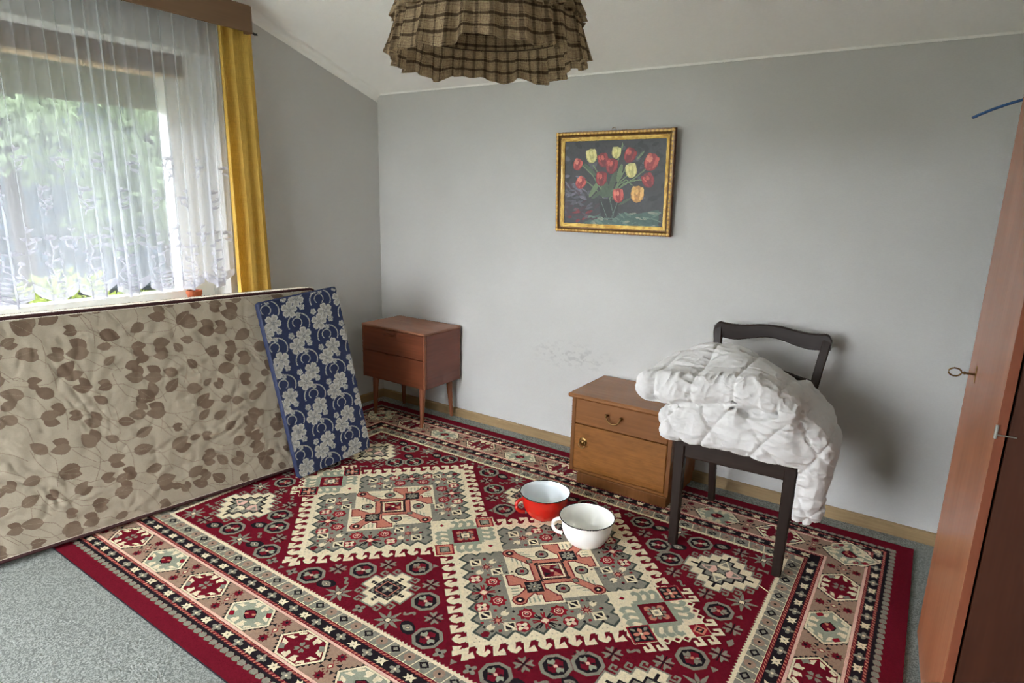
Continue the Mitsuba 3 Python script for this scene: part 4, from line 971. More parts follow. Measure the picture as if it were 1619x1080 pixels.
def sweep_frame(prof, per=1):
    """profile of (inset from the outer edge, height) swept round the rectangle with mitred corners"""
    V, F = [], []; k = len(prof)
    for cx, cy, sx, sy in ((0, 0, 1, 1), (pw, 0, -1, 1), (pw, ph_, -1, -1), (0, ph_, 1, -1)):
        for d_, h in prof: V.append((cx + sx * d_, cy + sy * d_, h))
    for i in range(4):
        j = (i + 1) % 4
        for q in range(k - 1): F += [(i * k + q, j * k + q, j * k + q + 1), (i * k + q, j * k + q + 1, i * k + q + 1)]
    return trimesh.Trimesh(np.array(V, float), F, process=False)
put('frame_back', moved(sweep_frame([(.004, 0), (.000, .006), (.000, .020), (.004, .026), (.050, .010), (.050, 0)]), PF), 'm_frame_back', pic, smooth=20)
put('outer_moulding', moved(sweep_frame([(.0015, .0265), (.004, .030), (.007, .0305), (.017, .0305), (.018, .029)]), PF), 'm_gold_mid', pic, smooth=20)
put('cove', moved(sweep_frame([(.018, .030), (.020, .023), (.024, .019), (.030, .018)]), PF), 'm_gold_dark', pic, smooth=40)
put('inner_moulding', moved(sweep_frame([(.030, .018), (.031, .022), (.035, .024), (.041, .021), (.047, .014), (.049, .0135), (.0495, .010)]), PF), 'm_gold', pic, smooth=40)
beads = []
for L, base, dirv in ((pw, (0, .012), (1, 0)), (pw, (0, ph_ - .012), (1, 0)), (ph_, (.012, 0), (0, 1)), (ph_, (pw - .012, 0), (0, 1))):
    n = int(L / .0215); s0 = trimesh.creation.icosphere(1, 1.0)
    for i in range(n):
        t = (i + .5) * L / n; b = s0.copy(); sc_ = (.0100, .0056, .0052) if dirv[0] else (.0056, .0100, .0052)
        b.apply_scale(sc_); b.apply_translation((base[0] + dirv[0] * t, base[1] + dirv[1] * t, .0315)); beads.append(b)
bead_mesh = moved(cat(*beads), PF)
put('bead_edge', bead_mesh, 'm_gold', pic, smooth=True, kind='stuff')
hook_c = PF @ np.array([pw * .5, ph_ + .004, .012, 1])
put('hanging_loop', tube([tuple(hook_c[:3] + np.array([.010 * math.cos(t), 0, .010 * math.sin(t)])) for t in np.linspace(0, 2 * math.pi, 13)[:-1]], .0022, 6, True), 'm_dark_brass', pic, smooth=True)
PAINT = [(58, 58, 60), (84, 84, 92), (112, 108, 120), (70, 52, 58), (96, 118, 106), (66, 92, 84), (44, 46, 46), (190, 88, 78), (152, 52, 54), (212, 128, 110), (214, 206, 140), (186, 180, 112), (222, 178, 104), (190, 136, 70), (108, 128, 92), (74, 92, 70), (134, 140, 124), (118, 40, 46)]
def dabs(p): return 0.72 + 0.50 * fbm(p.x * 90, p.z * 90, 0.0, 3) + 0.12 * noise(p.x * 260, p.z * 260)
def dab_bump(p, n, uv): return fbm(p.x * 130, p.z * 130, 0.0, 3)
bsdf('m_paint', palette(PAINT, dabs), 0.42, 0.5, dab_bump, 0.0014, 1e-3)
Q = Pattern(); iw, ih = pw - .098, ph_ - .098
def N(x, y): return ((x - 172) / 770 * iw, (1 - (y - 205 + (x - 172) * .020) / 640) * ih)
area = sbox(0, 0, iw, ih)
def blob(x, y, rx, ry, rot, c, l, n=12): Q.add(Polygon(ellipse(*N(x, y), rx / 770 * iw, ry / 640 * ih, rot, n)).intersection(area), c, l)
def brush(pts, w, c, l): Q.add(stroke([N(*p) for p in pts], w / 770 * iw).intersection(area), c, l)
Q.add(area, 0, 0)
pr_ = np.random.default_rng(4)
for _ in range(60):
    x, y = pr_.uniform(180, 940), pr_.uniform(215, 640); blob(x, y, pr_.uniform(15, 45), pr_.uniform(8, 22), pr_.uniform(-1, 1), int(pr_.choice([0, 6, 1, 6])), 1, 9)
for _ in range(46): blob(pr_.uniform(170, 330), pr_.uniform(470, 690), pr_.uniform(14, 40), pr_.uniform(5, 13), pr_.uniform(-.9, .4), int(pr_.choice([1, 2, 2, 3])), 2, 8)
for _ in range(34): blob(pr_.uniform(170, 450), pr_.uniform(660, 820), pr_.uniform(16, 42), pr_.uniform(8, 16), pr_.uniform(-.6, .8), int(pr_.choice([3, 17, 3, 1])), 3, 8)
Q.add(Polygon([N(330, 835), N(450, 770), N(560, 785), N(640, 740), N(760, 740), N(910, 700), N(915, 880), N(600, 860)]).intersection(area), 5, 2)
for _ in range(44):
    x = pr_.uniform(350, 900); blob(x, pr_.uniform(760 - (x - 350) * .08, 850), pr_.uniform(16, 50), pr_.uniform(5, 12), pr_.uniform(-.7, .5), int(pr_.choice([4, 4, 5, 16])), 4, 8)
Q.add(Polygon([N(455, 640), N(615, 640), N(598, 770), N(560, 800), N(505, 798), N(475, 770)]), 6, 5)                 # glass vase
for a, b in (((470, 650), (520, 780)), ((540, 640), (575, 770)), ((600, 660), (560, 780)), ((490, 790), (585, 785))): brush([a, b], 5, 4, 6)
for pts in (((400, 380), (440, 440), (500, 620)), ((300, 370), (400, 460), (500, 610)), ((600, 330), (560, 470), (530, 620)), ((680, 360), (620, 470), (550, 620)), ((800, 410), (720, 480), (600, 560), (560, 640)), ((690, 440), (620, 500), (560, 620)), ((710, 530), (660, 490), (590, 540)), ((600, 590), (560, 560), (540, 640)), ((340, 500), (420, 560), (490, 630)), ((830, 490), (740, 490), (640, 520), (560, 620))): brush(pts, 9, 14, 7)
for x, y, rx, ry, r, c in ((420, 560, 80, 20, .95, 14), (380, 420, 70, 15, -.7, 15), (500, 540, 26, 80, .2, 15), (560, 500, 22, 90, -.3, 15), (610, 440, 18, 70, -.25, 14), (450, 600, 70, 14, .6, 15), (760, 310, 40, 9, .8, 14), (620, 250, 7, 34, -.2, 14), (660, 650, 60, 10, .5, 15), (520, 600, 60, 26, .1, 15)): blob(x, y, rx, ry, r, c, 8)
def tulip(x, y, s, rot, d, m, lt):
    blob(x, y, s * .78, s, rot, d, 9)
    for k, (dx, rr) in enumerate(((-.36, .25), (.34, -.25), (0, 0))):
        ox = dx * s * math.cos(rot); oy = -dx * s * math.sin(rot)
        blob(x + ox, y + oy - .05 * s, s * .34, s * .86, rot + rr, m if k < 2 else d, 10 + k)
        blob(x + ox - .06 * s, y + oy - .30 * s, s * .19, s * .36, rot + rr, lt, 12 + k) if k != 1 else None
    blob(x + .1 * s, y + .45 * s, s * .10, s * .42, rot + .2, d, 15)
for x, y, s, r, t in ((278, 380, 48, -.5, 0), (388, 315, 56, .2, 1), (480, 345, 56, .3, 2), (548, 390, 60, -.2, 2), (580, 290, 46, -.1, 1), (682, 310, 58, -.6, 2), (695, 420, 56, .2, 1), (838, 360, 66, -.5, 0), (822, 490, 58, .5, 2), (470, 485, 58, -.1, 2), (305, 520, 52, -.8, 0), (605, 610, 56, .1, 0), (748, 595, 64, -.1, 3)):
    tulip(x, y, s, r, *((8, 7, 9), (11, 10, 10), (17, 8, 7), (13, 12, 12))[t])
v, f, c, l = Q.flat(); f = up_faces(v, f)
P3 = np.column_stack([v[:, 0] + .049, v[:, 1] + .049, .0085 + l * .00006])
P3 = (PF[:3, :3] @ P3.T).T + PF[:3, 3]
put('canvas', trimesh.Trimesh(P3, f, process=False), 'm_paint', pic, uv=np.column_stack([c + .5, np.full(len(c), .5)]), label='painted bouquet of tulips in a glass')

# ------------------------------------------------------------------ hanging lamp with frilled plaid shade
LX, LY, LZ = 2.309, -1.834, 1.842
def plaid(p, n, uv):
    u = uv.x * 21.0; h = uv.y * 11.0
    fu = u - dr.floor(u); fv = h - dr.floor(h)
    nz_ = 0.10 * noise(uv.x * 60, uv.y * 22)
    su = smoothstep(.16, .05, dr.abs(fu - .5) - nz_ * .5) * 0.85 + 0.5 * smoothstep(.03, .0, dr.abs(fu - .22)) + .5 * smoothstep(.03, 0.0, dr.abs(fu - .78))
    sv = smoothstep(.13, .05, dr.abs(fv - .5) - nz_ * .5) + .55 * smoothstep(.035, .0, dr.abs(fv - .24)) + .4 * smoothstep(.035, .0, dr.abs(fv - .80))
    slub = noise(uv.x * 700, uv.y * 60); slub2 = noise(uv.x * 120, uv.y * 420)
    base = mix(C3((128, 107, 84)), C3((194, 172, 138)), .5 * slub + .5 * slub2)
    return mix(base, C3((56, 40, 29)), dr.minimum(.94, .70 * su + .78 * sv)) 
scene['m_plaid'] = {'type': 'principledthin', 'base_color': proc(plaid), 'roughness': 0.85, 'diff_trans': 0.75, 'spec_trans': 0.0, 'eta': 1.25}
bsdf('m_hem', (176, 158, 126), 0.85, 0.1)
bsdf('m_wire', (74, 60, 44), 0.6, 0.3)
lp = thing('pendant_lamp', 'hanging lamp with frilled brown and cream plaid fabric shade', 'lamp')
def ring_surface(rows, nth, seed, ruff, kf, vspan):
    """rows: (radius, z, ruffle share, hem wave share)"""
    r = np.random.default_rng(seed); th = np.linspace(0, 2 * math.pi, nth + 1); ph = r.uniform(0, 6.28, 8)
    w = np.sin(kf * th + 1.3 * np.sin(3 * th + ph[0]) + .8 * np.sin(7 * th + ph[1])) + .5 * np.sin(kf * 1.7 * 1 // 1 * th + ph[2])
    hm = .6 * np.sin(4 * th + ph[3]) + .5 * np.sin(9 * th + ph[4]) + .35 * np.sin(15 * th + ph[5])
    V, UV = [], []; s = 0.0
    for i, (R, z, q, hh) in enumerate(rows):
        if i: s += math.hypot(R - rows[i - 1][0], z - rows[i - 1][1])
        rr = R + ruff * q * w; zz = z + hh * hm
        V.append(np.column_stack([LX + rr * np.cos(th), LY + rr * np.sin(th), zz])); UV.append(np.column_stack([th / (2 * math.pi) * 2.2, np.full(nth + 1, s * vspan)]))
    m = grid_mesh(np.array(V)); return m, np.vstack(UV)
body, uvb = ring_surface([(.236 - .100 * t, LZ + .012 + .330 * t, 0.25, 0) for t in np.linspace(0.19, 1, 11)], 300, 3, .004, 40, 3.0)
put('shade', body, 'm_plaid', lp, smooth=True, uv=uvb)
fr_, uvf = ring_surface([(.233, LZ + .098, 1.6, .001), (.239, LZ + .091, .55, .001), (.2375, LZ + .086, .35, .001)] + [(.239 + .017 * t, LZ + .084 - .084 * t, .45 + .95 * t, .013 * t * t) for t in np.linspace(0, 1, 10)], 420, 9, .0074, 27, 3.0)
put('frill', fr_, 'm_plaid', lp, smooth=True, uv=uvf)
fr2, uv2 = ring_surface([(.204, LZ + .192, 1.6, .001), (.211, LZ + .186, .55, .001), (.2095, LZ + .182, .35, .001)] + [(.211 + .030 * t, LZ + .180 - .080 * t, .45 + .95 * t, .008 * t * t) for t in np.linspace(0, 1, 9)], 420, 19, .0074, 27, 3.0)
put('frill', fr2, 'm_plaid', lp, smooth=True, uv=uv2)
th = np.linspace(0, 2 * math.pi, 61)[:-1]
put('wire_ring', tube(np.column_stack([LX + .2165 * np.cos(th), LY + .2165 * np.sin(th), np.full(60, LZ + .077)]), .002, 6, True), 'm_wire', lp, smooth=True)
put('wire_ring', tube(np.column_stack([LX + .136 * np.cos(th), LY + .136 * np.sin(th), np.full(60, LZ + .341)]), .002, 6, True), 'm_wire', lp, smooth=True)
put('spider', cat(*[tube([(LX + .03 * math.cos(a), LY + .03 * math.sin(a), LZ + .300), (LX + .135 * math.cos(a), LY + .135 * math.sin(a), LZ + .341)], .002, 6) for a in (0.4, 0.4 + 2.094, 0.4 + 4.189)]), 'm_steel', lp)
put('socket', lathe([(0, LZ + .215), (.016, LZ + .215), (.020, LZ + .225), (.020, LZ + .300), (.030, LZ + .304), (.018, LZ + .325), (.006, LZ + .345), (0, LZ + .345)], 24, (LX, LY, 0)), 'm_white_paint', lp, smooth=40)
bsdf('m_bulb', (236, 232, 222), 0.15, 0.5)
put('bulb', lathe([(0, LZ + .105), (.012, LZ + .107), (.026, LZ + .118), (.030, LZ + .136), (.026, LZ + .160), (.015, LZ + .185), (.013, LZ + .214), (0, LZ + .214)], 24, (LX, LY, 0)), 'm_bulb', lp, smooth=True)
put('cord', tube([(LX, LY, LZ + .34), (LX + .002, LY, LZ + .6), (LX, LY, ZC - .03)], .0032, 8), 'm_white_paint', lp, smooth=True)
put('ceiling_cap', lathe([(0, ZC - .055), (.010, ZC - .052), (.032, ZC - .020), (.038, ZC - .001), (0, ZC - .001)], 24, (LX, LY, 0)), 'm_white_paint', lp, smooth=40)

# ------------------------------------------------------------------ wardrobe, its door a little ajar
wd = thing('wardrobe', 'tall brown veneered wardrobe with key, standing at the right edge', 'wardrobe')
hxp, hyp = 3.531, -1.405                                    # hinge line
da = math.radians(3.6); wl = 0.605; WH = 2.02
dv = np.array([-math.sin(da), math.cos(da), 0]); dn = np.array([-math.cos(da), -math.sin(da), 0])
DF = mat4(np.array([hxp, hyp, 0.0]), dv, np.array([0, 0, 1.0]), dn)      # local x along the door, y up, z out of its front
door = put('door', moved(bx(0.0, 0.028, -0.0205, wl, WH - .03, 0.0, .0015), DF), 'm_wardrobe', wd)
put('edge_band', moved(bx(-.0012, 0.029, -0.0200, -.0001, WH - .031, -.0005, .0002), DF), 'm_wardrobe_edge', door, label='reddish door edge')
SX = hxp + .0255
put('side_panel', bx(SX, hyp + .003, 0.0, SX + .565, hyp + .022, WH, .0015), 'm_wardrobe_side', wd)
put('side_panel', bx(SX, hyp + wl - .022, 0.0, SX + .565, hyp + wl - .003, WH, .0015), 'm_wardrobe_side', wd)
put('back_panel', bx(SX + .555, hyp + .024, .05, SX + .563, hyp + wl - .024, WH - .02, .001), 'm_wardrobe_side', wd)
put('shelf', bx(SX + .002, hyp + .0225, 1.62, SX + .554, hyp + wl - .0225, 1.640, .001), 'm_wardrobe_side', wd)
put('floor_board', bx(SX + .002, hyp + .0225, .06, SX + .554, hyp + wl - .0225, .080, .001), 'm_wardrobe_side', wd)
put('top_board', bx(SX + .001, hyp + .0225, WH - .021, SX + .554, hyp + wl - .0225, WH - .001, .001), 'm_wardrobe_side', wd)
put('plinth', bx(SX + .004, hyp + .0225, 0.0, SX + .022, hyp + wl - .0225, .0598, .001), 'm_wardrobe_edge', wd)
for z in (0.20, 0.985, 1.82):
    put('hinge', cat(tube([(hxp + .0005, hyp - .0050, z - .017), (hxp + .0005, hyp - .0050, z + .017)], .0036, 12), tube([(hxp + .002, hyp - .004, z - .008), (SX + .016, hyp + .001, z - .008)], .0020, 8)), 'm_steel', wd, smooth=40)
def D3(x, y, z): return (DF @ np.array([x, y, z, 1]))[:3]
kl, kz = 0.455, 1.020
put('keyhole_plate', moved(cat(bx(kl - .008, kz - .026, -.0002, kl + .008, kz + .026, .0018, .0008)), DF), 'm_brass', door)
ky = thing('key', 'small old key with oval bow in the wardrobe door', 'key')
kb = [D3(kl + .0, kz + .0125 * math.sin(t), .052 + .0165 * math.cos(t)) for t in np.linspace(0, 2 * math.pi, 21)[:-1]]
scene[ky] = mikit.ply(cat(tube(kb, .0024, 8, True), tube([D3(kl, kz, -.006), D3(kl, kz, .036)], .0030, 10), tube([D3(kl, kz, .026), D3(kl, kz, .030)], .0050, 10)), 'm_dark_brass', smooth=40)

# ------------------------------------------------------------------ blue coat hanger on the far side of the wardrobe
hg = thing('coat_hanger', 'blue coat hanger arm sticking out from the wardrobe top', 'coat hanger')
HY = hyp + wl + .012; HXc = 3.615
arm = [(HXc - .235 * t, HY + .0, 1.842 - .012 * t - .052 * t ** 2.2) for t in np.linspace(0, 1, 15)]
arm2 = [(HXc + .235 * t, HY + .0, 1.842 - .012 * t - .052 * t ** 2.2) for t in np.linspace(0, 1, 15)]
scene[hg + '__arms'] = mikit.ply(cat(tube(arm[::-1] + arm2[1:], .0042, 8)), 'm_blue_plastic', smooth=40)
hkp = [(HXc, HY, 1.842), (HXc, HY, 1.94), (HXc + .003, HY, 2.005), (HXc, HY - .003, 2.024), (HXc, HY - .013, 2.0265), (HXc, HY - .021, 2.0265)]
scene[hg + '__hook'] = mikit.ply(tube(hkp, .0022, 8), 'm_steel', smooth=40)

# ------------------------------------------------------------------ small pot on the sill
bsdf('m_terracotta', (150, 78, 48), 0.8, 0.2)
bsdf('m_stem', (58, 44, 32), 0.8, 0.2)
fp = thing('flower_pot', 'small terracotta flower pot with bare stem on the window sill behind the mattress', 'flower pot')
fx, fy, fz = -0.062, -1.372, WZ0 + 0.0025
put('pot', lathe([(0, fz), (.026, fz), (.036, fz + .078), (.041, fz + .079), (.042, fz + .100), (.037, fz + .101), (.035, fz + .088), (0, fz + .088)], 28, (fx, fy, 0)), 'm_terracotta', fp, smooth=40)
put('stem', tube([(fx, fy, fz + .085), (fx + .003, fy + .002, fz + .115), (fx - .002, fy + .006, fz + .150)], [.003, .0025, .0018], 6), 'm_stem', fp)

# ------------------------------------------------------------------ the garden outside the window
GZ = -0.70
def lawn_fn(p, n, uv):
    g = noise(p.x * 40, p.y * 40); w = fbm(p.x * 1.5, p.y * 1.5, 0.0, 3)
    return mix(C3((44, 52, 36)), C3((66, 72, 50)), .5 * g + .5 * w)
bsdf('m_lawn', proc(lawn_fn), 0.95, 0.1)
gnd = thing('lawn', 'green lawn in the garden outside the window', 'lawn', kind='stuff')
gx = np.linspace(-40, -0.345, 60); gy = np.linspace(-30, 30, 90)
X_, Y_ = np.meshgrid(gx, gy, indexing='ij')
gm = grid_mesh(np.stack([X_, Y_, GZ - 0.05 * meshkit.noise(np.stack([X_ * .7, Y_ * .7, 0 * X_], -1))], -1))
scene[gnd] = mikit.ply(gm, 'm_lawn', smooth=True)
for i, (c, dt) in enumerate((((92, 104, 82), .7), ((104, 116, 56), .7), ((76, 92, 74), .6), ((46, 56, 64), .5))):
    scene[f'm_leaf_{i}'] = {'type': 'principledthin', 'base_color': rgb(c), 'roughness': 0.5, 'diff_trans': dt, 'spec_trans': 0.0, 'eta': 1.35}
bsdf('m_bark', (40, 36, 33), 0.9, 0.1)
def leaves(cl, n, size, seed):
    """n folded leaves round the cluster centres cl (x, y, z, radius)"""
    r = np.random.default_rng(seed); cl = np.asarray(cl, float)
    k = r.choice(len(cl), n, p=cl[:, 3] ** 2 / (cl[:, 3] ** 2).sum())
    d = r.normal(size=(n, 3)); d /= np.linalg.norm(d, axis=1, keepdims=True)
    c = cl[k, :3] + d * (cl[k, 3] * r.uniform(.45, 1.0, n) ** .5)[:, None]
    a = r.normal(size=(n, 3)); a[:, 2] -= .5; a /= np.linalg.norm(a, axis=1, keepdims=True)
    b = np.cross(a, d + .6 * r.normal(size=(n, 3))); b /= np.linalg.norm(b, axis=1, keepdims=True) + 1e-9; m = np.cross(a, b)
    s = size * r.uniform(.6, 1.2, n)[:, None]
    c[:, 2] = np.maximum(c[:, 2], GZ + size * 1.3)
    V = np.stack([c, c + a * s * .45 + b * s * .28 + m * s * .08, c + a * s, c + a * s * .45 - b * s * .28 + m * s * .08], 1).reshape(-1, 3)
    i = np.arange(n) * 4
    F = np.concatenate([np.stack([i, i + 1, i + 2], 1), np.stack([i, i + 2, i + 3], 1)])
    return trimesh.Trimesh(V, F, process=False)
def plant(name, label, catg, base, cl, n, size, mat, trunk, seed):
    t = thing(name, label, catg)
    put('foliage', leaves(cl, n, size, seed), mat, t, kind='stuff')
    if trunk: put('trunk', cat(*[tube(p, r, 9) for p, r in trunk]), 'm_bark', t, smooth=True)
def crown(cx, cy, cz, rx, rz, k, seed, rr=(.35, .6)):
    r = np.random.default_rng(seed); d = r.normal(size=(k, 3)); d /= np.linalg.norm(d, axis=1, keepdims=True); q = r.uniform(.3, 1, k)[:, None]
    return np.column_stack([np.array([cx, cy, cz]) + d * q * (rx, rx, rz), r.uniform(*rr, k)])
def limb(x, y, z0, z1, r0, lean=(0, 0), n=8):
    t = np.linspace(0, 1, n); return (np.column_stack([x + lean[0] * t ** 1.4 + .05 * np.sin(t * 5), y + lean[1] * t ** 1.4 + .04 * np.sin(t * 7), z0 + (z1 - z0) * t]), r0 * (1 - .55 * t))
plant('garden_tree', 'leafy tree with slim trunk seen through the left part of the net curtain', 'tree', None, crown(-5.4, -0.55, 3.0, 1.6, 1.35, 26, 1), 8000, .13, 'm_leaf_0',
      [limb(-5.5, -0.45, GZ + .002, 3.4, .11, (.2, .1)), limb(-5.45, -0.43, 1.6, 2.9, .05, (.7, -.7)), limb(-5.4, -0.4, 1.9, 3.2, .05, (-.5, .8))], 31)
plant('garden_tree', 'broad tree behind the right part of the net curtain', 'tree', None, np.vstack([crown(-6.8, 1.9, 2.4, 1.7, 1.9, 30, 2), crown(-6.0, 1.5, 1.2, .9, .8, 8, 12)]), 9500, .14, 'm_leaf_0',
      [limb(-6.9, 2.0, GZ + .002, 3.2, .12, (.1, -.2)), limb(-6.85, 1.95, 1.2, 2.6, .05, (.8, .6))], 32)
plant('garden_shrub', 'yellow green shrub just outside above the window sill', 'shrub', None, crown(-2.7, -1.05, 0.15, .72, .62, 16, 3, (.2, .36)), 4200, .08, 'm_leaf_1', [limb(-2.7, -0.95, GZ + .002, .3, .03, (.1, .2)), limb(-2.7, -0.9, GZ + .002, .3, .03, (-.2, -.2))], 33)
plant('garden_shrub', 'darker green shrub outside beside the yellow green one', 'shrub', None, crown(-3.6, 0.95, 0.35, .85, .85, 18, 4, (.25, .4)), 5000, .085, 'm_leaf_2', [limb(-3.6, 0.95, GZ + .002, .5, .03, (.2, .2)), limb(-3.6, 1.0, GZ + .002, .5, .03, (-.2, .3))], 34)
hcl = np.column_stack([np.repeat(np.linspace(-9, 16, 40), 5) * 0 - 11.5 + np.random.default_rng(5).uniform(-.5, .5, 200), np.repeat(np.linspace(-9, 16, 40), 5), np.tile(np.linspace(-.2, 3.9, 5), 40) + np.random.default_rng(6).uniform(-.3, .3, 200), np.random.default_rng(8).uniform(.5, .8, 200)])
hd = thing('garden_hedge', 'tall dark hedge at the far end of the garden', 'hedge')
put('foliage', leaves(hcl, 26000, .20, 35), 'm_leaf_3', hd, kind='stuff')
put('core', bx(-11.9, -9, GZ + .002, -11.1, 16, 3.6, .1), 'm_hedge_core', hd)
bsdf('m_hedge_core', (40, 46, 48), 0.95, 0.1)

# ------------------------------------------------------------------ white duvet heaped on the chair
def surface_nets(d, org, h):
    """triangles of the zero level of a grid of distances"""
    s = d < 0; nx, ny, nz = d.shape
    cnt = np.zeros((nx - 1, ny - 1, nz - 1)); acc = np.zeros((nx - 1, ny - 1, nz - 1, 3))
    cn = [(a, b, c) for a in (0, 1) for b in (0, 1) for c in (0, 1)]
    sl = lambda a, n: slice(a, n - 1 + a)
    for i in range(8):
        for j in range(i + 1, 8):
            A, B = np.array(cn[i]), np.array(cn[j])
            if np.abs(A - B).sum() != 1: continue
            dA = d[sl(A[0], nx), sl(A[1], ny), sl(A[2], nz)]; dB = d[sl(B[0], nx), sl(B[1], ny), sl(B[2], nz)]
            m = (dA < 0) != (dB < 0); t = np.where(m, dA / np.where(m, dA - dB, 1), 0)
            acc += np.where(m[..., None], A + t[..., None] * (B - A), 0); cnt += m
    on = cnt > 0; idx = -np.ones(cnt.shape, int); idx[on] = np.arange(on.sum())
    V = (np.argwhere(on) + acc[on] / cnt[on][:, None]) * h + org
    F = []
    for ax in range(3):
        b, c = [(1, 2), (2, 0), (0, 1)][ax]
        e = np.zeros(3, int); e[ax] = 1
        sa = [slice(1, -1)] * 3; sa[ax] = slice(0, -1); sb = [slice(1, -1)] * 3; sb[ax] = slice(1, None)
        p, q = s[tuple(sa)], s[tuple(sb)]
        for flip, m in ((False, p & ~q), (True, ~p & q)):
            g = np.argwhere(m); o = np.ones(3, int); o[ax] = 0; g = g + o
            db, dc = np.zeros(3, int), np.zeros(3, int); db[b] = 1; dc[c] = 1
            I = lambda v: idx[v[:, 0], v[:, 1], v[:, 2]]
            v0, v1, v2, v3 = I(g - db - dc), I(g - dc), I(g), I(g - db)
            F.append(np.concatenate([np.stack([v0, v1, v2], 1), np.stack([v0, v2, v3], 1)]) if not flip else np.concatenate([np.stack([v0, v2, v1], 1), np.stack([v0, v3, v2], 1)]))
    return trimesh.Trimesh(V, np.vstack(F), process=False)
def smooth01(v, a, b):
    t = np.clip((v - a) / (b - a), 0, 1); return t * t * (3 - 2 * t)
def duvet():
    from scipy.interpolate import RBFInterpolator
    h = 0.0050
    X = np.arange(2.28, 3.20, h); Y = np.arange(-0.86, -0.14, h); Z = np.arange(0.22, 0.93, h)
    top = np.array([(2.34, -.76, .768), (2.44, -.76, .792), (2.606, -.76, .795), (2.758, -.76, .826), (2.906, -.76, .806), (2.975, -.76, .770), (3.06, -.74, .70),
                    (2.33, -.56, .752), (2.45, -.56, .800), (2.60, -.56, .815), (2.75, -.56, .840), (2.90, -.56, .812), (3.00, -.56, .762), (3.08, -.55, .70),
                    (2.35, -.43, .775), (2.44, -.43, .822), (2.55, -.43, .872), (2.64, -.43, .876), (2.76, -.43, .850), (2.886, -.43, .795), (2.995, -.43, .732), (3.07, -.43, .655),
                    (2.40, -.22, .76), (2.55, -.22, .815), (2.65, -.22, .815), (2.80, -.22, .755), (2.95, -.22, .67), (3.06, -.22, .60)])
    gx, gy = np.meshgrid(X, Y, indexing='ij')
    zt = RBFInterpolator(top[:, :2], top[:, 2], smoothing=1e-4)(np.column_stack([gx.ravel(), gy.ravel()])).reshape(gx.shape)[:, :, None]
    zs = (.655 + .060 * np.clip((X - 2.47) / .29, 0, 1) - .018 * np.clip((X - 2.77) / .12, 0, 1))[:, None, None]
    x, y, z = np.meshgrid(X, Y, Z, indexing='ij')
    def smin(a, b, k):
        t = np.clip(.5 + .5 * (b - a) / k, 0, 1); return b * (1 - t) + a * t - k * t * (1 - t)
    def rnd(a, b, r): return np.sqrt(np.maximum(a + r, 0) ** 2 + np.maximum(b + r, 0) ** 2) + np.minimum(np.maximum(a, b) + r, 0) - r
    def layer(lo, hi, foot, r): return rnd(np.abs(z - (lo + hi) / 2) - (hi - lo) / 2, foot, r)
    def foot(x0, x1, y0, y1, r, cut=0.0):
        return rnd(np.abs(x - (x0 + x1) / 2) - (x1 - x0) / 2, np.abs(y - (y0 + y1) / 2) - (y1 - y0) / 2, r)
    wob = .012 * np.sin(x * 21 + 1) + .008 * np.sin(x * 47)
    up_ = layer(zs + .006, zt, foot(2.335 + .10 * np.clip(-(y + .42), 0, 1) * 0, 3.01, -.775 + 0 * x, -.290, .08) + wob * .6 + .05 * np.clip(.70 - z, 0, .1), .048)
    lo_ = layer(.505 + 0 * zs, zs - .006, foot(2.452, 3.02, -.785, -.295, .07) + wob * .4, .055)
    d = np.minimum(up_, lo_)
    def ell(c, r): q = np.sqrt(((x - c[0]) / r[0]) ** 2 + ((y - c[1]) / r[1]) ** 2 + ((z - c[2]) / r[2]) ** 2); return (q - 1) * min(r)
    def slab(c, half, r, ang=0.0, tip=0.0, twist=0.0):
        dx, dy, dz = x - c[0], y - c[1], z - c[2]
        dx, dz = dx * math.cos(ang) + dz * math.sin(ang), -dx * math.sin(ang) + dz * math.cos(ang)
        dy, dz = dy * math.cos(tip) + dz * math.sin(tip), -dy * math.sin(tip) + dz * math.cos(tip)
        dx, dy = dx * math.cos(twist) + dy * math.sin(twist), -dx * math.sin(twist) + dy * math.cos(twist)
        q = [np.abs(a) - (b - r) for a, b in zip((dx, dy, dz), half)]
        return np.sqrt(sum(np.maximum(a, 0) ** 2 for a in q)) + np.minimum(np.maximum(np.maximum(q[0], q[1]), q[2]), 0) - r
    turn = slab((2.950, -.560, .640), (.072, .225, .122), .062, .12)
    d = smin(d, turn, .028)
    # the mouth of the fold, with a thinner rolled layer inside
    d = np.maximum(d, -ell((2.830, -.830, .705), (.135, .130, .036)))
    cut = np.maximum(np.maximum(np.abs(z - zs + .035 * np.clip(-.70 - y, 0, .1)) - .007, y + .63), x - 2.87)
    d = np.maximum(d, -cut)
    inner = slab((2.780, -.540, .712), (.115, .190, .016), .015, -.10, .10)
    d = np.minimum(d, inner)
    sh = slab((3.020, -.515, .560), (.095, .215, .120), .075, .42, .06)
    d = smin(d, sh, .06)
    hang = slab((3.064, -.575, .470), (.058, .165, .170), .050, -.03, .0, .06)
    tail = slab((3.050, -.640, .365), (.050, .100, .085), .040, .22, .05, .10)
    hang = smin(hang, tail, .05); d = smin(d, hang, .05)
    band = np.abs(d) < .034
    P = np.column_stack([x[band], y[band], z[band]])
    N3 = lambda f, sd: meshkit.fbm(P * f, 2, sd) - .5
    px, py, pz = P.T
    warp = .05 * N3(4.0, 31)
    lowp = smooth01((zs + 0 * x)[band] - pz, -.01, .01)                        # 1 on the lower leaf
    rightp = smooth01(px, 2.95, 3.01)
    seams = []
    qa = np.minimum.reduce([np.abs(px - c + .3 * warp) for c in (2.425, 2.590, 2.765, 2.930)]); seams.append(qa + .2 * lowp + .2 * rightp)      # up the front of the upper leaf
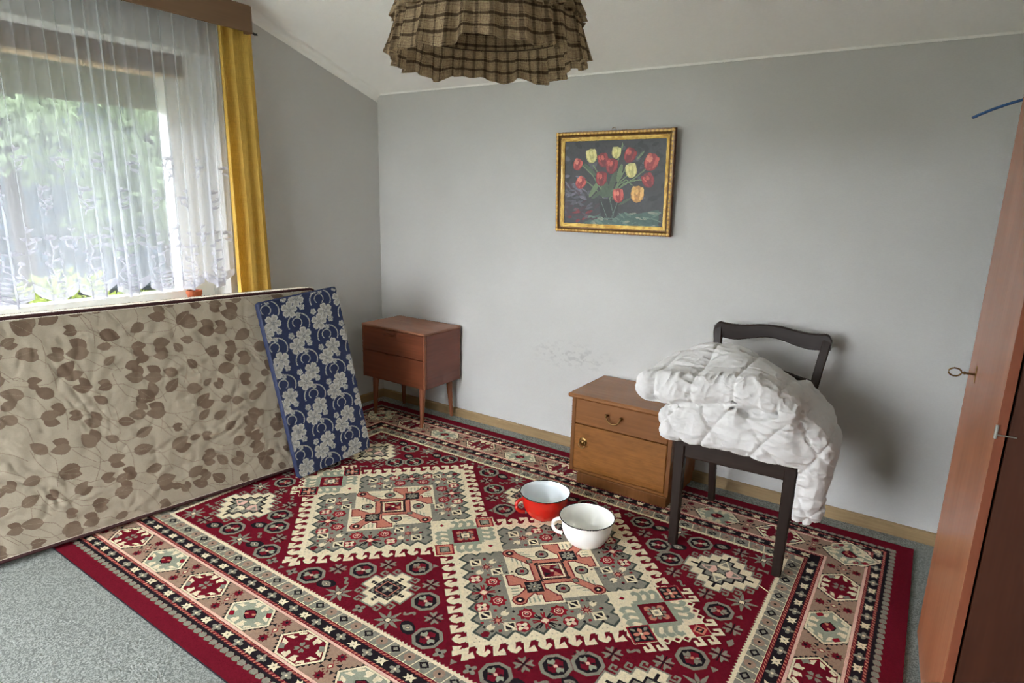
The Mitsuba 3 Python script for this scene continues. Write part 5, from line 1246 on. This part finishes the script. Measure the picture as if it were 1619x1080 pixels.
    qb = np.abs((py + .60 + .6 * warp) - .17 * np.round((py + .60 + .6 * warp) / .17)); seams.append(qb + .2 * lowp + .2 * rightp + .15 * (py < -.73))
    for (a_, c_, L, o) in ((.80, .60, .150, .035), (.80, -.60, .165, .020)):
        q = (px * a_ + pz * c_ + warp + o) / L; seams.append(np.abs(q - np.round(q)) * L + .2 * (1 - np.maximum(lowp, rightp)))
    e = np.minimum.reduce(seams)
    near = np.exp(-(e / .030) ** 2)
    puff = 1 - np.exp(-(e / .034) ** 1.3)
    def ridged(f, sd, w):
        q = P * f + (w * N3(5, sd))[:, None] * np.array([1, -.7, .5]); return 1 - np.abs(2 * meshkit.noise(q, sd) - 1)
    acr = ridged(np.array([13, 30, 40]), 51, 3); alo = ridged(np.array([46, 15, 15]), 53, 3); iso = ridged(np.array([21, 21, 24]), 57, 5)
    lip = np.exp(-((pz - (zt + 0 * x)[band]) / .05) ** 2) * smooth01(-py, .66, .76)
    wr = (acr ** 2 - .4) * (.45 + 1.0 * near) + (alo ** 2 - .4) * (.25 + 1.1 * lip) + .42 * (iso ** 2 - .4)
    disp = .0070 * np.exp(-(e / .0055) ** 2) - .0110 * puff - .0095 * wr + .014 * (meshkit.fbm(P * 8, 2, 71) - .5) + .003
    d[band] += disp
    d = np.maximum(d, -np.maximum(x - 3.030, z - .5105))                      # lies on the seat board and clears the cabinet
    m = surface_nets(d, np.array([X[0], Y[0], Z[0]]), h)
    cs = m.split(only_watertight=False)
    m = max(cs, key=lambda q: len(q.faces))
    V, E = np.array(m.vertices), m.edges_unique
    for lam in (.5, -.45):
        S = np.zeros_like(V); k = np.zeros(len(V))
        for a, b in ((0, 1), (1, 0)): np.add.at(S, E[:, a], V[E[:, b]]); np.add.at(k, E[:, a], 1)
        V = V + lam * (S / np.maximum(k, 1)[:, None] - V)
    m = trimesh.Trimesh(V, m.faces, process=False)
    return m
def cotton(p, n, uv): return C3((206, 204, 201)) * (0.95 + .05 * noise(p.x * 500, p.y * 500, p.z * 500))
def cotton_bump(p, n, uv): return fbm(p.x * 60, p.y * 60, p.z * 90, 3)
bsdf('m_duvet', proc(cotton), 0.7, 0.25, cotton_bump, 0.008, 1.5e-3, sheen=0.3)
dv_ = thing('duvet', 'crumpled white quilted duvet heaped on the seat of the chair', 'duvet')
scene[dv_] = mikit.ply(duvet(), 'm_duvet', smooth=True)
